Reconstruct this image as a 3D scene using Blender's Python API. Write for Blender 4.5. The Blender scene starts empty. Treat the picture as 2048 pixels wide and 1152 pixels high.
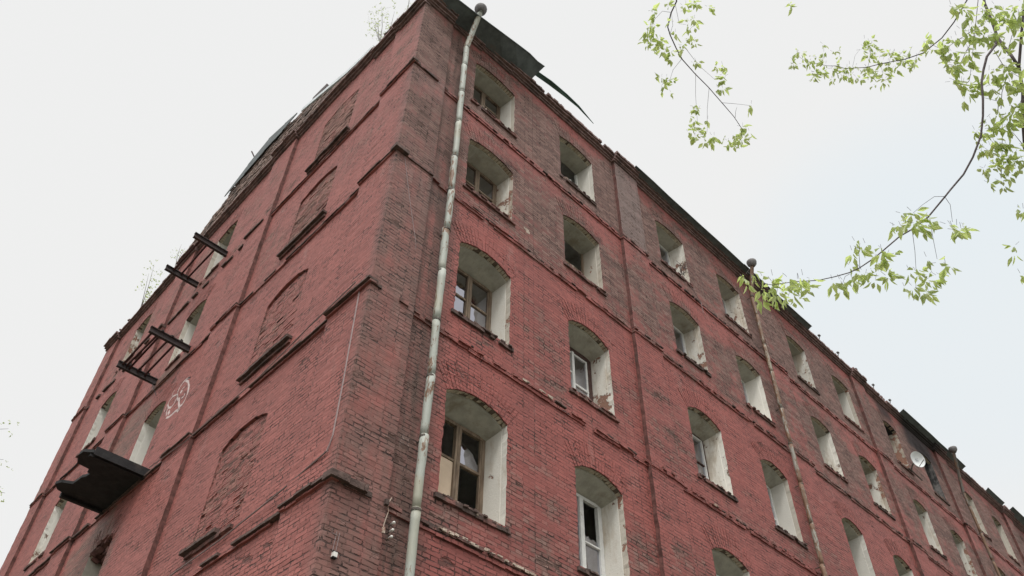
import bpy, bmesh, math, random
from mathutils import Vector, Matrix
random.seed(11)
S = bpy.context.scene
COL = S.collection
R_ = math.radians
U = random.uniform

# ------------------------------------------------------------------ materials
class NT:
    """small helper for building node trees"""
    def __init__(s, name):
        s.m = bpy.data.materials.new(name); s.m.use_nodes = True
        s.t = s.m.node_tree; s.t.nodes.clear()
        s.out = s.n('ShaderNodeOutputMaterial')
    def n(s, typ, **kw):
        nd = s.t.nodes.new(typ)
        for k, v in kw.items(): setattr(nd, k, v)
        return nd
    def put(s, sock, v):
        if isinstance(v, bpy.types.NodeSocket): s.t.links.new(v, sock)
        elif isinstance(v, (tuple, list)):
            sock.default_value = (*v, 1.0) if len(v) == 3 and sock.type == 'RGBA' else v
        else: sock.default_value = v
    def math(s, op, a, b=0.0, clamp=False):
        nd = s.n('ShaderNodeMath', operation=op, use_clamp=clamp)
        s.put(nd.inputs[0], a); s.put(nd.inputs[1], b); return nd.outputs[0]
    def mix(s, f, a, b, mode='MIX'):
        nd = s.n('ShaderNodeMix', data_type='RGBA', blend_type=mode)
        s.put(nd.inputs[0], f); s.put(nd.inputs[6], a); s.put(nd.inputs[7], b); return nd.outputs[2]
    def ss(s, v, lo, hi, a=0.0, b=1.0):
        nd = s.n('ShaderNodeMapRange', interpolation_type='SMOOTHSTEP')
        s.put(nd.inputs[0], v); s.put(nd.inputs[1], lo); s.put(nd.inputs[2], hi); s.put(nd.inputs[3], a); s.put(nd.inputs[4], b)
        return nd.outputs[0]
    def noise(s, vec, scale, detail=4.0, rough=.55, dist=0.0):
        nd = s.n('ShaderNodeTexNoise')
        s.put(nd.inputs['Vector'], vec); s.put(nd.inputs['Scale'], scale); s.put(nd.inputs['Detail'], detail)
        s.put(nd.inputs['Roughness'], rough); s.put(nd.inputs['Distortion'], dist); return nd.outputs[0]
    def comb(s, x, y, z):
        nd = s.n('ShaderNodeCombineXYZ')
        s.put(nd.inputs[0], x); s.put(nd.inputs[1], y); s.put(nd.inputs[2], z); return nd.outputs[0]
    def pos(s):
        g = s.n('ShaderNodeNewGeometry'); sp = s.n('ShaderNodeSeparateXYZ')
        s.t.links.new(g.outputs['Position'], sp.inputs[0])
        nn = s.n('ShaderNodeSeparateXYZ'); s.t.links.new(g.outputs['True Normal'], nn.inputs[0])
        return g.outputs['Position'], sp.outputs, nn.outputs
    def bsdf(s, col, rough=.8, bump=None, dist=.01, strength=1.0, spec=.3, metal=0.0, **kw):
        b = s.n('ShaderNodeBsdfPrincipled')
        s.put(b.inputs['Base Color'], col); s.put(b.inputs['Roughness'], rough)
        s.put(b.inputs['Specular IOR Level'], spec); s.put(b.inputs['Metallic'], metal)
        if bump is not None:
            bp = s.n('ShaderNodeBump'); s.put(bp.inputs['Height'], bump)
            s.put(bp.inputs['Distance'], dist); s.put(bp.inputs['Strength'], strength)
            s.t.links.new(bp.outputs[0], b.inputs['Normal'])
        s.t.links.new(b.outputs[0], s.out.inputs[0]); return b

def plain(name, col, rough=.8, var=.25, scale=6.0, dirt=None, dscale=1.5, dlo=.5, dhi=.7, bump=.004, stretch=1.0, spec=.3, metal=0.0, soot=False):
    """a weathered single-colour surface with mottling and patches of dirt"""
    t = NT(name); P, xyz, nn = t.pos()
    v = t.comb(xyz[0], xyz[1], t.math('MULTIPLY', xyz[2], stretch))
    f = t.noise(v, scale, 5.0, .65)
    c = t.mix(t.ss(f, .3, .7), tuple(k*(1-var) for k in col), tuple(min(1, k*(1+var)) for k in col))
    if dirt is not None:
        c = t.mix(t.ss(t.noise(v, dscale, 6.0, .7), dlo, dhi), c, dirt)
    if soot:
        c = t.mix(t.math('MULTIPLY', t.ss(t.math('ABSOLUTE', t.math('SUBTRACT', xyz[0], 25.8)), 1.2, 2.4, .9, 0.0), t.ss(xyz[1], 1.0, 1.5, 1.0, 0.0)), c, (.028, .027, .028))
    t.bsdf(c, rough, t.noise(P, scale*4, 4.0), bump, 1.0, spec, metal)
    return t.m

PER = 3.65; ZA = 7.31
def brick_mat(name, paint_a, paint_b, worn, left=False, force_worn=0.0, raw=False):
    t = NT(name); P, xyz, nn = t.pos()
    ax = t.math('ABSOLUTE', nn[0]); ay = t.math('ABSOLUTE', nn[1])
    u = t.math('ADD', t.math('MULTIPLY', xyz[0], t.math('SUBTRACT', 1.0, ax)), t.math('MULTIPLY', xyz[1], ax))
    z = xyz[2]
    # slightly wavy, hand-laid courses
    wob = t.math('MULTIPLY', t.math('SUBTRACT', t.noise(P, 1.1, 2.0), .5), .05)
    wob2 = t.math('MULTIPLY', t.math('SUBTRACT', t.noise(P, 9.0, 2.0), .5), .016)
    zz = t.math('ADD', z, t.math('ADD', wob, wob2))
    uu = t.math('ADD', u, t.math('MULTIPLY', t.math('SUBTRACT', t.noise(P, 6.0, 2.0), .5), .03))
    bt = t.n('ShaderNodeTexBrick', offset=.5, squash=.55, squash_frequency=2)
    t.put(bt.inputs['Vector'], t.comb(uu, zz, 0.0)); t.put(bt.inputs['Color1'], (0, 0, 0)); t.put(bt.inputs['Color2'], (1, 1, 1))
    t.put(bt.inputs['Mortar'], (.5, .5, .5)); t.put(bt.inputs['Scale'], 1.0); t.put(bt.inputs['Mortar Size'], .0095)
    t.put(bt.inputs['Mortar Smooth'], .25); t.put(bt.inputs['Bias'], 0.0); t.put(bt.inputs['Brick Width'], .265); t.put(bt.inputs['Row Height'], .0745)
    rb = t.n('ShaderNodeSeparateColor'); t.t.links.new(bt.outputs['Color'], rb.inputs[0]); rb = rb.outputs[0]
    mort = bt.outputs['Fac']
    big = t.noise(P, .33, 4.0, .6); mid = t.noise(P, 1.5, 5.0, .65); fine = t.noise(P, 13.0, 5.0, .7); tiny = t.noise(P, 60.0, 3.0, .7)
    flat = t.noise(t.comb(t.math('MULTIPLY', u, .5), 7.3, t.math('MULTIPLY', z, 3.2)), 1.2, 5.0, .65)      # wear that follows the courses
    drip = t.noise(t.comb(t.math('MULTIPLY', u, 2.6), 3.1, t.math('MULTIPLY', z, .30)), 1.3, 5.0, .65)        # run-off streaks
    sf = t.math('FRACT', t.math('DIVIDE', t.math('SUBTRACT', z, ZA + .02), PER))                             # height within the storey
    # paint left on the wall: more just below every ledge and lower down the wall, less on the top storey
    keep = t.math('ADD', t.math('MULTIPLY', t.ss(sf, .55, .97), .22), t.ss(z, 18.8, 12.5, -.13 if not left else -.03, .07))
    w = t.math('ADD', t.math('MULTIPLY', mid, .42), t.math('MULTIPLY', big, .45))
    w = t.math('ADD', w, t.math('MULTIPLY', flat, .34)); w = t.math('ADD', w, t.math('MULTIPLY', drip, .18))
    w = t.math('ADD', w, t.math('MULTIPLY', fine, .16)); w = t.math('ADD', w, t.math('MULTIPLY', t.math('SUBTRACT', rb, .5), .13))
    w = t.math('SUBTRACT', w, keep)
    worn_f = t.ss(w, .68 - force_worn, .88 - force_worn) if not left else t.ss(w, .76 - force_worn, .98 - force_worn)
    paint = t.mix(t.ss(big, .35, .65), paint_a, paint_b)
    paint = t.mix(t.ss(fine, .35, .75), paint, tuple(k*.80 for k in paint_a))
    wc = t.mix(rb, tuple(k*.72 for k in worn), tuple(k*1.22 for k in worn))
    wc = t.mix(t.ss(fine, .45, .75), wc, (worn[0]*1.0, worn[1]*1.15, worn[2]*1.2))
    c = t.mix(worn_f, paint, wc)
    c = t.mix(1.0, c, t.mix(rb, (.84, .83, .83), (1.14, 1.12, 1.12)), 'MULTIPLY')
    # brown-grey grime that ran down the corner of the house beside the drainpipe
    cx = t.math('ADD', t.math('MULTIPLY', ay, t.ss(xyz[0], 1.25, 1.75, 1.0, 0.0)), t.math('MULTIPLY', ax, t.ss(xyz[1], -.1, .28, .75, 0.0)))
    cx = t.math('MULTIPLY', cx, t.ss(t.math('ADD', t.math('MULTIPLY', drip, .6), t.math('MULTIPLY', mid, .6)), .38, .72, .25, 1.0))
    c = t.mix(t.math('MULTIPLY', cx, .85), c, t.mix(rb, (.155, .092, .078), (.215, .130, .110)))
    wet = t.math('MULTIPLY', t.math('MULTIPLY', ay, t.ss(t.math('ABSOLUTE', t.math('SUBTRACT', xyz[0], 1.08)), .12, .5, 1.0, 0.0)), t.ss(drip, .42, .6))
    c = t.mix(t.math('MULTIPLY', wet, .6), c, (.085, .062, .050))
    # mossy grey dirt under the ledges and scattered lime
    c = t.mix(t.math('MULTIPLY', t.ss(t.math('ADD', drip, t.math('MULTIPLY', fine, .3)), .74, .92), .55), c, (.12, .09, .075))
    c = t.mix(t.math('MULTIPLY', t.ss(t.math('ADD', mid, t.math('MULTIPLY', tiny, .35)), .86, .95), .6), c, (.42, .36, .32))
    if not left:   # the head of one pilaster has lost its paint altogether
        pz = t.math('MULTIPLY', t.math('MULTIPLY', t.ss(t.math('ABSOLUTE', t.math('SUBTRACT', xyz[0], 7.5)), .48, .56, 1.0, 0.0), t.ss(xyz[1], -.08, -.05, 1.0, 0.0)), t.ss(t.math('ADD', z, t.math('MULTIPLY', mid, .8)), 18.2, 18.9))
        c = t.mix(t.math('MULTIPLY', pz, .60), c, t.mix(fine, (.18, .14, .13), (.30, .24, .225)))
    if not left:   # soot of a fire around two windows of the top storey
        sx = t.ss(t.math('ABSOLUTE', t.math('SUBTRACT', xyz[0], 25.6)), .75, 1.9, 1.0, 0.0)
        so = t.math('MULTIPLY', sx, t.ss(t.math('ADD', z, t.math('MULTIPLY', mid, 1.2)), 20.5, 21.3))
        s2 = t.math('MULTIPLY', t.ss(t.math('ABSOLUTE', t.math('SUBTRACT', xyz[0], 22.9)), .3, .8, 1.0, 0.0), t.ss(z, 20.5, 21.2, 0.0, .8))
        c = t.mix(t.math('MULTIPLY', t.math('MAXIMUM', so, s2), .93), c, (.022, .022, .024))
    if left:       # a long wet patch where paint and facing have gone below the balcony, and a smaller one higher up
        def spot(cy, cz, ry, rz):
            a_ = t.math('DIVIDE', t.math('SUBTRACT', xyz[1], cy), ry); b_ = t.math('DIVIDE', t.math('SUBTRACT', z, cz), rz)
            q_ = t.math('ADD', t.math('MULTIPLY', a_, a_), t.math('MULTIPLY', b_, b_))
            return t.ss(t.math('ADD', q_, t.math('MULTIPLY', t.math('SUBTRACT', mid, .5), 2.2)), .55, 1.15, 1.0, 0.0)
        sp_ = t.math('MAXIMUM', t.math('MAXIMUM', spot(10.2, 9.3, 1.7, 1.7), spot(10.9, 13.6, 1.1, 1.0)), spot(9.6, 14.9, 1.2, .35))
        c = t.mix(t.math('MULTIPLY', sp_, t.ss(t.math('ADD', t.math('MULTIPLY', flat, .6), t.math('MULTIPLY', fine, .5)), .40, .66, .35, .9)), c, t.mix(t.math('ADD', t.math('MULTIPLY', fine, .6), t.math('MULTIPLY', rb, .4)), (.105, .070, .056), (.29, .185, .145)))
    salt = t.math('MULTIPLY', t.ss(t.noise(t.comb(t.math('MULTIPLY', u, 1.7), 9.4, t.math('MULTIPLY', z, .5)), 1.6, 6.0, .72), .56, .68), t.ss(sf, .35, .95, .1, 1.0))
    c = t.mix(t.math('MULTIPLY', salt, .17), c, (.44, .34, .30))          # pale salts washed down under the ledges
    # bricks whose face has spalled off
    hole = t.math('MULTIPLY', t.ss(rb, .70, .80), t.ss(t.math('ADD', t.math('MULTIPLY', mid, .6), t.math('MULTIPLY', flat, .6)), .66 if not raw else .5, .74 if not raw else .62))
    hole = t.math('MAXIMUM', hole, t.math('MULTIPLY', t.math('MULTIPLY', cx, t.ss(rb, .60, .70)), t.ss(t.math('ADD', t.math('MULTIPLY', mid, .6), t.math('MULTIPLY', flat, .6)), .60, .70)))
    c = t.mix(t.math('MULTIPLY', hole, .75), c, (.075, .042, .034))
    # joints: open and dark in patches, filled and painted over elsewhere
    jd = t.ss(t.math('ADD', t.math('MULTIPLY', mid, .5), t.math('MULTIPLY', flat, .5)), .36 if not raw else .28, .60 if not raw else .48, .18, 1.0)
    dash = t.noise(t.comb(t.math('MULTIPLY', u, 2.2), 1.7, t.math('MULTIPLY', z, 9.0)), 2.0, 3.0, .6)     # joints come and go along a course
    jd = t.math('MULTIPLY', jd, t.ss(dash, .36, .60, .30, 1.0))
    b2 = t.n('ShaderNodeTexBrick', offset=.5, squash=.55, squash_frequency=2)
    t.put(b2.inputs['Vector'], t.comb(uu, zz, 0.0)); t.put(b2.inputs['Scale'], 1.0); t.put(b2.inputs['Mortar Size'], .019)
    t.put(b2.inputs['Mortar Smooth'], .5); t.put(b2.inputs['Brick Width'], .265); t.put(b2.inputs['Row Height'], .0745)
    deep = t.math('MULTIPLY', b2.outputs['Fac'], t.math('MULTIPLY', t.ss(dash, .575, .645), t.ss(mid, .37, .54)))  # washed-out joints
    jm = t.math('MAXIMUM', t.math('MULTIPLY', mort, jd), t.math('MULTIPLY', deep, 1.0))
    c = t.mix(t.math('MULTIPLY', jm, .92), c, (.034, .020, .017) if not raw else (.05, .03, .025))
    h = t.math('SUBTRACT', t.math('MULTIPLY', fine, .35), t.math('MULTIPLY', jm, 1.5))
    h = t.math('ADD', h, t.math('MULTIPLY', rb, .45)); h = t.math('SUBTRACT', h, t.math('MULTIPLY', hole, 1.6))
    h = t.math('ADD', h, t.math('MULTIPLY', tiny, .15)); h = t.math('ADD', h, t.math('MULTIPLY', mid, .6))
    t.bsdf(c, t.mix(worn_f, (.62,)*3, (.9,)*3), h, .014, 1.0, .25)
    return t.m

M = {}
M['brick_r'] = brick_mat('painted_brick_long_side', (.338, .103, .088), (.272, .090, .079), (.200, .122, .104))
M['brick_l'] = brick_mat('painted_brick_gable_side', (.358, .124, .106), (.312, .112, .097), (.235, .142, .118), left=True)
M['brick_raw'] = brick_mat('bare_brick_infill', (.362, .128, .109), (.312, .113, .098), (.31, .170, .138), left=True, force_worn=.12, raw=True)
M['shade_grime'] = plain('brick_side_shade_and_grime', (.135, .060, .052), .9, .4, 7, (.07, .045, .038), 1.5, .5, .7, .01)  # shade painted into the pilaster sides along with grime; broken masonry shares it
M['ledge'] = plain('worn_ledge_brick', (.20, .095, .082), .9, .45, 9, (.075, .052, .045), 2.2, .42, .6, .012)
M['ledge_dark'] = plain('sooty_ledge', (.10, .066, .057), .9, .4, 8, (.15, .08, .065), 1.3, .58, .72, .012)
M['cornice'] = plain('cornice_brick', (.215, .140, .130), .9, .35, 9, (.10, .075, .07), 1.2, .5, .68, .012, soot=True)
M['cornice_l'] = plain('cornice_brick_gable', (.255, .18, .155), .9, .45, 10, (.13, .10, .09), 1.6, .46, .62, .014)
def plaster_mat(name, col, dirt, bare, lo):
    t = NT(name); P, xyz, nn = t.pos(); oi = t.n('ShaderNodeObjectInfo'); r = oi.outputs['Random']
    r2 = t.math('FRACT', t.math('MULTIPLY', r, 17.3)); v = t.comb(xyz[0], xyz[1], t.math('MULTIPLY', xyz[2], .30))
    c = t.mix(r2, tuple(k*.84 for k in col), tuple(min(1, k*1.10) for k in col))
    n1 = t.noise(v, 3.2, 6.0, .7); n2 = t.noise(P, 2.3, 6.0, .72); n3 = t.noise(P, 22.0, 4.0, .7)
    sh = t.math('MULTIPLY', t.math('SUBTRACT', r, .5), .16)
    c = t.mix(t.math('MULTIPLY', t.ss(t.math('ADD', n1, sh), .50, .72), .75), c, dirt)
    c = t.mix(t.ss(t.math('ADD', n3, t.math('MULTIPLY', sh, .5)), .66, .74), c, tuple(k*.5 for k in dirt))
    gone = t.ss(t.math('ADD', n2, sh), lo, lo+.03)
    c = t.mix(gone, c, t.mix(n3, bare, tuple(k*1.5 for k in bare)))
    t.bsdf(c, .9, t.math('SUBTRACT', t.math('MULTIPLY', n3, .4), gone), .014, 1.0, .2); return t.m
M['plaster'] = plaster_mat('white_reveal_plaster', (.70, .67, .61), (.46, .38, .29), (.20, .115, .085), .635)
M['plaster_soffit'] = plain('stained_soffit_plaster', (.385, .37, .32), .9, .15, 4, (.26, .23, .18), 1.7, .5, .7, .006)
M['plaster_sooty'] = plain('sooty_reveal_plaster', (.16, .15, .145), .9, .3, 5, (.035, .034, .034), 2.2, .42, .58, .01, .5)
M['plaster_peel'] = plaster_mat('peeling_reveal_plaster', (.56, .51, .44), (.36, .27, .20), (.24, .13, .095), .575)
M['voussoir'] = plain('arch_brick', (.235, .112, .097), .9, .3, 11, (.30, .088, .080), 1.6, .44, .60, .012)
M['voussoir_l'] = plain('arch_soffit_brick', (.50, .43, .34), .9, .3, 12, (.33, .24, .18), 2.0, .52, .68, .012)
M['joint'] = plain('arch_joint_mortar', (.13, .10, .08), .95, .3, 12)
M['wood'] = plain('weathered_brown_wood', (.20, .15, .108), .8, .3, 14, (.11, .07, .045), 3, .5, .7, .004, .2)
M['wood_dark'] = plain('dark_casing_wood', (.075, .042, .036), .8, .3, 10)
M['white'] = plain('white_window_paint', (.66, .66, .64), .55, .08, 8, (.40, .37, .32), 4, .58, .75, .002)
M['board'] = plain('beige_board', (.56, .44, .33), .8, .06, 3)
M['dark'] = plain('sooty_metal', (.022, .022, .023), .75, .35, 6, (.045, .038, .034), 2.0, .55, .7)
M['iron'] = plain('rusty_black_iron', (.045, .037, .037), .75, .35, 12, (.075, .045, .036), 4.0, .52, .68)
M['iron_red'] = plain('rusty_red_iron', (.060, .022, .020), .8, .35, 12)
M['roof'] = plain('old_roof_tin', (.098, .112, .114), .6, .3, 3, (.12, .10, .09), 1.4, .55, .72, .004, 1.0, .4)
M['roof_green'] = plain('green_roof_tin', (.06, .11, .09), .6, .3, 3)
M['tin'] = plain('galvanised_tin', (.62, .66, .68), .5, .2, 5, None, 1, 0, 1, .003, 1.0, .5)
M['funnel'] = plain('dull_zinc', (.175, .165, .165), .7, .2, 6, (.10, .09, .085), 2.5, .5, .7)
def pipe_mat(name, ca, cb, lo):
    t = NT(name); P, xyz, nn = t.pos()
    v = t.comb(t.math('MULTIPLY', xyz[0], 1.0), xyz[1], t.math('MULTIPLY', xyz[2], .28))
    c = t.mix(t.noise(v, 3.0, 4.0), ca, cb)
    c = t.mix(t.math('MULTIPLY', t.ss(t.noise(P, .75, 2.0), .52, .64), .55), c, tuple(k*.8 for k in (cb[0], cb[1]*.88, cb[2]*.68)))
    rust = t.ss(t.math('ADD', t.noise(v, 11.0, 6.0, .7, .6), t.math('MULTIPLY', t.noise(P, .6, 2.0), .45)), lo, lo+.06)
    c = t.mix(rust, c, t.mix(t.noise(P, 14.0), (.10, .062, .042), (.26, .145, .085)))
    t.bsdf(c, .6, t.noise(v, 16.0, 5.0), .006, 1.0, .35); return t.m
M['pipe'] = pipe_mat('flaking_pipe_paint', (.28, .30, .265), (.44, .455, .41), .765)
M['pipe_rusty'] = pipe_mat('rusty_pipe_paint', (.22, .205, .175), (.37, .36, .32), .66)
M['pipe_dark'] = pipe_mat('dark_pipe_paint', (.10, .095, .085), (.17, .15, .135), .70)
M['ring'] = plain('pipe_clamp_iron', (.10, .085, .072), .7, .3, 20)
M['cable'] = plain('grey_cable', (.27, .20, .195), .6, .15, 10)
M['cable_dark'] = plain('black_cable', (.03, .028, .028), .6, .2, 10)
M['ceramic'] = plain('white_ceramic', (.74, .72, .68), .3, .06, 20, None, 1, 0, 1, .001, 1, .5)
M['dish'] = plain('white_dish_enamel', (.72, .74, .74), .4, .05, 8, (.45, .46, .46), 4, .62, .75)
M['logo'] = plain('blue_black_print', (.06, .07, .11), .5, .1, 10)
M['chalk'] = plain('white_graffiti_paint', (.62, .50, .48), .9, .12, 30)
M['ceiling'] = plain('room_ceiling_plaster', (.80, .79, .74), .9, .10, 2, (.45, .42, .36), .8, .5, .7)
M['room'] = plain('room_wall_plaster', (.66, .65, .60), .9, .2, 2)
M['rubble'] = plain('mortar_rubble', (.34, .27, .22), .95, .4, 14, (.13, .08, .065), 3, .48, .62, .02)
M['lime'] = plain('lime_mortar_patch', (.47, .38, .315), .95, .2, 12, (.30, .17, .13), 6, .52, .66, .015)
M['bark'] = plain('grey_brown_bark', (.105, .085, .085), .9, .35, 20)
M['bark_pale'] = plain('pale_sapling_bark', (.34, .33, .32), .9, .3, 15)
def leaf_mat(name, a, b, tr):
    t = NT(name); g = t.n('ShaderNodeNewGeometry')
    c = t.mix(g.outputs['Random Per Island'], a, b)
    d = t.n('ShaderNodeBsdfDiffuse'); t.put(d.inputs[0], c)
    e = t.n('ShaderNodeBsdfTranslucent'); t.put(e.inputs[0], t.mix(.5, c, (.80, .92, .36)))
    gl = t.n('ShaderNodeBsdfGlossy'); t.put(gl.inputs['Roughness'], .45); t.put(gl.inputs[0], (.8, .8, .8))
    m1 = t.n('ShaderNodeMixShader'); t.put(m1.inputs[0], tr); t.t.links.new(d.outputs[0], m1.inputs[1]); t.t.links.new(e.outputs[0], m1.inputs[2])
    m2 = t.n('ShaderNodeMixShader'); t.put(m2.inputs[0], .07); t.t.links.new(m1.outputs[0], m2.inputs[1]); t.t.links.new(gl.outputs[0], m2.inputs[2])
    t.t.links.new(m2.outputs[0], t.out.inputs[0]); return t.m
M['leaf'] = leaf_mat('young_maple_leaf', (.25, .335, .08), (.52, .61, .17), .68)
M['leaf_birch'] = leaf_mat('young_birch_leaf', (.16, .22, .07), (.40, .46, .16), .5)
def glass_mat():
    t = NT('old_window_glass'); P, xyz, nn = t.pos()
    gl = t.n('ShaderNodeBsdfGlossy'); t.put(gl.inputs[0], (.86, .86, .95)); t.put(gl.inputs['Roughness'], .03)
    bp = t.n('ShaderNodeBump'); t.put(bp.inputs['Height'], t.noise(P, 1.6, 2.0)); t.put(bp.inputs['Distance'], .012); t.t.links.new(bp.outputs[0], gl.inputs['Normal'])
    tr = t.n('ShaderNodeBsdfTransparent'); t.put(tr.inputs[0], (.62, .65, .66))
    lw = t.n('ShaderNodeFresnel'); t.put(lw.inputs[0], 2.6)
    m1 = t.n('ShaderNodeMixShader'); t.put(m1.inputs[0], t.math('ADD', t.math('MULTIPLY', lw.outputs[0], 1.35), .16, True))
    t.t.links.new(tr.outputs[0], m1.inputs[1]); t.t.links.new(gl.outputs[0], m1.inputs[2]); t.t.links.new(m1.outputs[0], t.out.inputs[0]); return t.m
M['glass'] = glass_mat()
def ground_mat():
    t = NT('yard_ground'); P, xyz, nn = t.pos()
    c = t.mix(t.ss(t.noise(P, .25, 5.0), .42, .58), (.10, .095, .085), (.06, .085, .03))
    c = t.mix(t.ss(t.noise(P, 7.0, 5.0), .35, .7), c, (.15, .135, .11))
    t.bsdf(c, .95, t.noise(P, 12.0, 5.0), .03); return t.m
M['ground'] = ground_mat()

# ------------------------------------------------------------------ mesh helpers
class MB:
    def __init__(s): s.v = []; s.f = []; s.mi = []
    def quad(s, *p, m=0):
        i = len(s.v); s.v += [tuple(q) for q in p]; s.f.append(tuple(range(i, i+len(p)))); s.mi.append(m)
    def hexa(s, p, m=0):          # p: 4 bottom + 4 top corners
        i = len(s.v); s.v += [tuple(q) for q in p]
        for a in ((0,1,2,3),(7,6,5,4),(0,4,5,1),(1,5,6,2),(2,6,7,3),(3,7,4,0)):
            s.f.append(tuple(i+k for k in a)); s.mi.append(m)
    def box(s, a, b, m=0, j=0.0):
        x0,y0,z0 = a; x1,y1,z1 = b; q = lambda v: v + (U(-j, j) if j else 0)
        s.hexa([(q(x0),q(y0),q(z0)),(q(x1),q(y0),q(z0)),(q(x1),q(y1),q(z0)),(q(x0),q(y1),q(z0)),
                (q(x0),q(y0),q(z1)),(q(x1),q(y0),q(z1)),(q(x1),q(y1),q(z1)),(q(x0),q(y1),q(z1))], m)
    def prism(s, ring0, ring1, m=0, caps=True):
        n = len(ring0); i = len(s.v); s.v += [tuple(q) for q in ring0] + [tuple(q) for q in ring1]
        for k in range(n):
            s.f.append((i+k, i+(k+1)%n, i+n+(k+1)%n, i+n+k)); s.mi.append(m)
        if caps:
            s.f.append(tuple(i+k for k in reversed(range(n)))); s.mi.append(m)
            s.f.append(tuple(i+n+k for k in range(n))); s.mi.append(m)
    def tube(s, pts, r, seg=8, m=0):
        pts = [Vector(p) for p in pts]; n = len(pts); i = len(s.v)
        rs = r if isinstance(r, (list, tuple)) else [r]*n
        for k, p in enumerate(pts):
            d = (pts[min(k+1, n-1)] - pts[max(k-1, 0)]).normalized()
            a = d.cross(Vector((0, 0, 1)) if abs(d.z) < .9 else Vector((1, 0, 0))).normalized(); b = d.cross(a)
            if k and a.dot(pa) < 0: a = -a; b = -b
            pa = a
            for q in range(seg):
                t = 2*math.pi*q/seg; s.v.append(tuple(p + (a*math.cos(t) + b*math.sin(t))*rs[k]))
        for k in range(n-1):
            for q in range(seg):
                s.f.append((i+k*seg+q, i+k*seg+(q+1)%seg, i+(k+1)*seg+(q+1)%seg, i+(k+1)*seg+q)); s.mi.append(m)
        s.f.append(tuple(i+q for q in reversed(range(seg)))); s.mi.append(m)
        s.f.append(tuple(i+(n-1)*seg+q for q in range(seg))); s.mi.append(m)
    def build(s, name, mats, parent=None, smooth=False, fix=True):
        me = bpy.data.meshes.new(name); me.from_pydata(s.v, [], s.f)
        for x in (mats if isinstance(mats, (list, tuple)) else [mats]): me.materials.append(M[x])
        me.polygons.foreach_set('material_index', s.mi)
        if fix:
            bm = bmesh.new(); bm.from_mesh(me); bmesh.ops.recalc_face_normals(bm, faces=bm.faces); bm.to_mesh(me); bm.free()
        if smooth: me.polygons.foreach_set('use_smooth', [True]*len(me.polygons))
        o = bpy.data.objects.new(name, me); COL.objects.link(o)
        if parent: o.parent = parent; o.matrix_parent_inverse = parent.matrix_world.inverted()
        return o
def tag(o, label=None, cat=None, group=None, kind=None):
    for k, v in (('label', label), ('category', cat), ('group', group), ('kind', kind)):
        if v: o[k] = v
    return o
def thing(name, label, cat, loc=(0, 0, 0), group=None):
    o = bpy.data.objects.new(name, None); COL.objects.link(o); o.location = loc; o.empty_display_size = .3
    o.matrix_world = Matrix.Translation(loc)
    return tag(o, label, cat, group)
# ------------------------------------------------------------------ the house
PR = .095                                            # how far the pilasters stand out
LX, LY = 43.0, 18.54                                # length of the street side, width of the gable side
SILL = {2: 7.95, 3: 11.70, 4: 15.40, 5: 18.78}
SPR = {2: 9.87, 3: 13.53, 4: 17.09, 5: 20.52}
COURSE = [(0, 3.62), (1, 7.315), (2, 11.00), (3, 14.72), (4, 18.11)]
RISES = {9.87: .20, 13.53: .22, 17.09: .17, 20.52: .13}
RC = [(1.70,3.06),(4.75,6.05),(8.85,10.17),(11.87,13.10),(15.80,16.95),(18.68,19.85),(22.35,23.40),(25.18,26.26),(28.95,29.95),(31.80,32.80),(35.4,36.4),(38.3,39.3)]
RROWS = {0:(2,3,4,5),1:(2,3,4,5),2:(2,3,4,5),3:(2,3,4,5),4:(3,4,5),5:(3,4,5),6:(4,5),7:(4,5),8:(4,5),9:(5,),10:(5,),11:(5,)}
LC = [(2.66,4.20,'niche'),(8.76,9.95,'open'),(14.40,15.60,'open')]
def FR(u, d, z): return (u, d, z)
def FL(u, d, z): return (d, u, z)
house = thing('brick_apartment_building', 'derelict red brick apartment building of many storeys with worn paint and arched windows', 'building', (0, 0, 0))

def arch(a, b, spring, rise, n=10):
    """points of a segmental arch from (a,spring) to (b,spring)"""
    w = (b-a)/2; r = (w*w + rise*rise)/(2*rise); cz = spring + rise - r; t0 = math.asin(w/r)
    return [((a+b)/2 + r*math.sin(-t0 + 2*t0*k/n), cz + r*math.cos(-t0 + 2*t0*k/n)) for k in range(n+1)]

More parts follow.
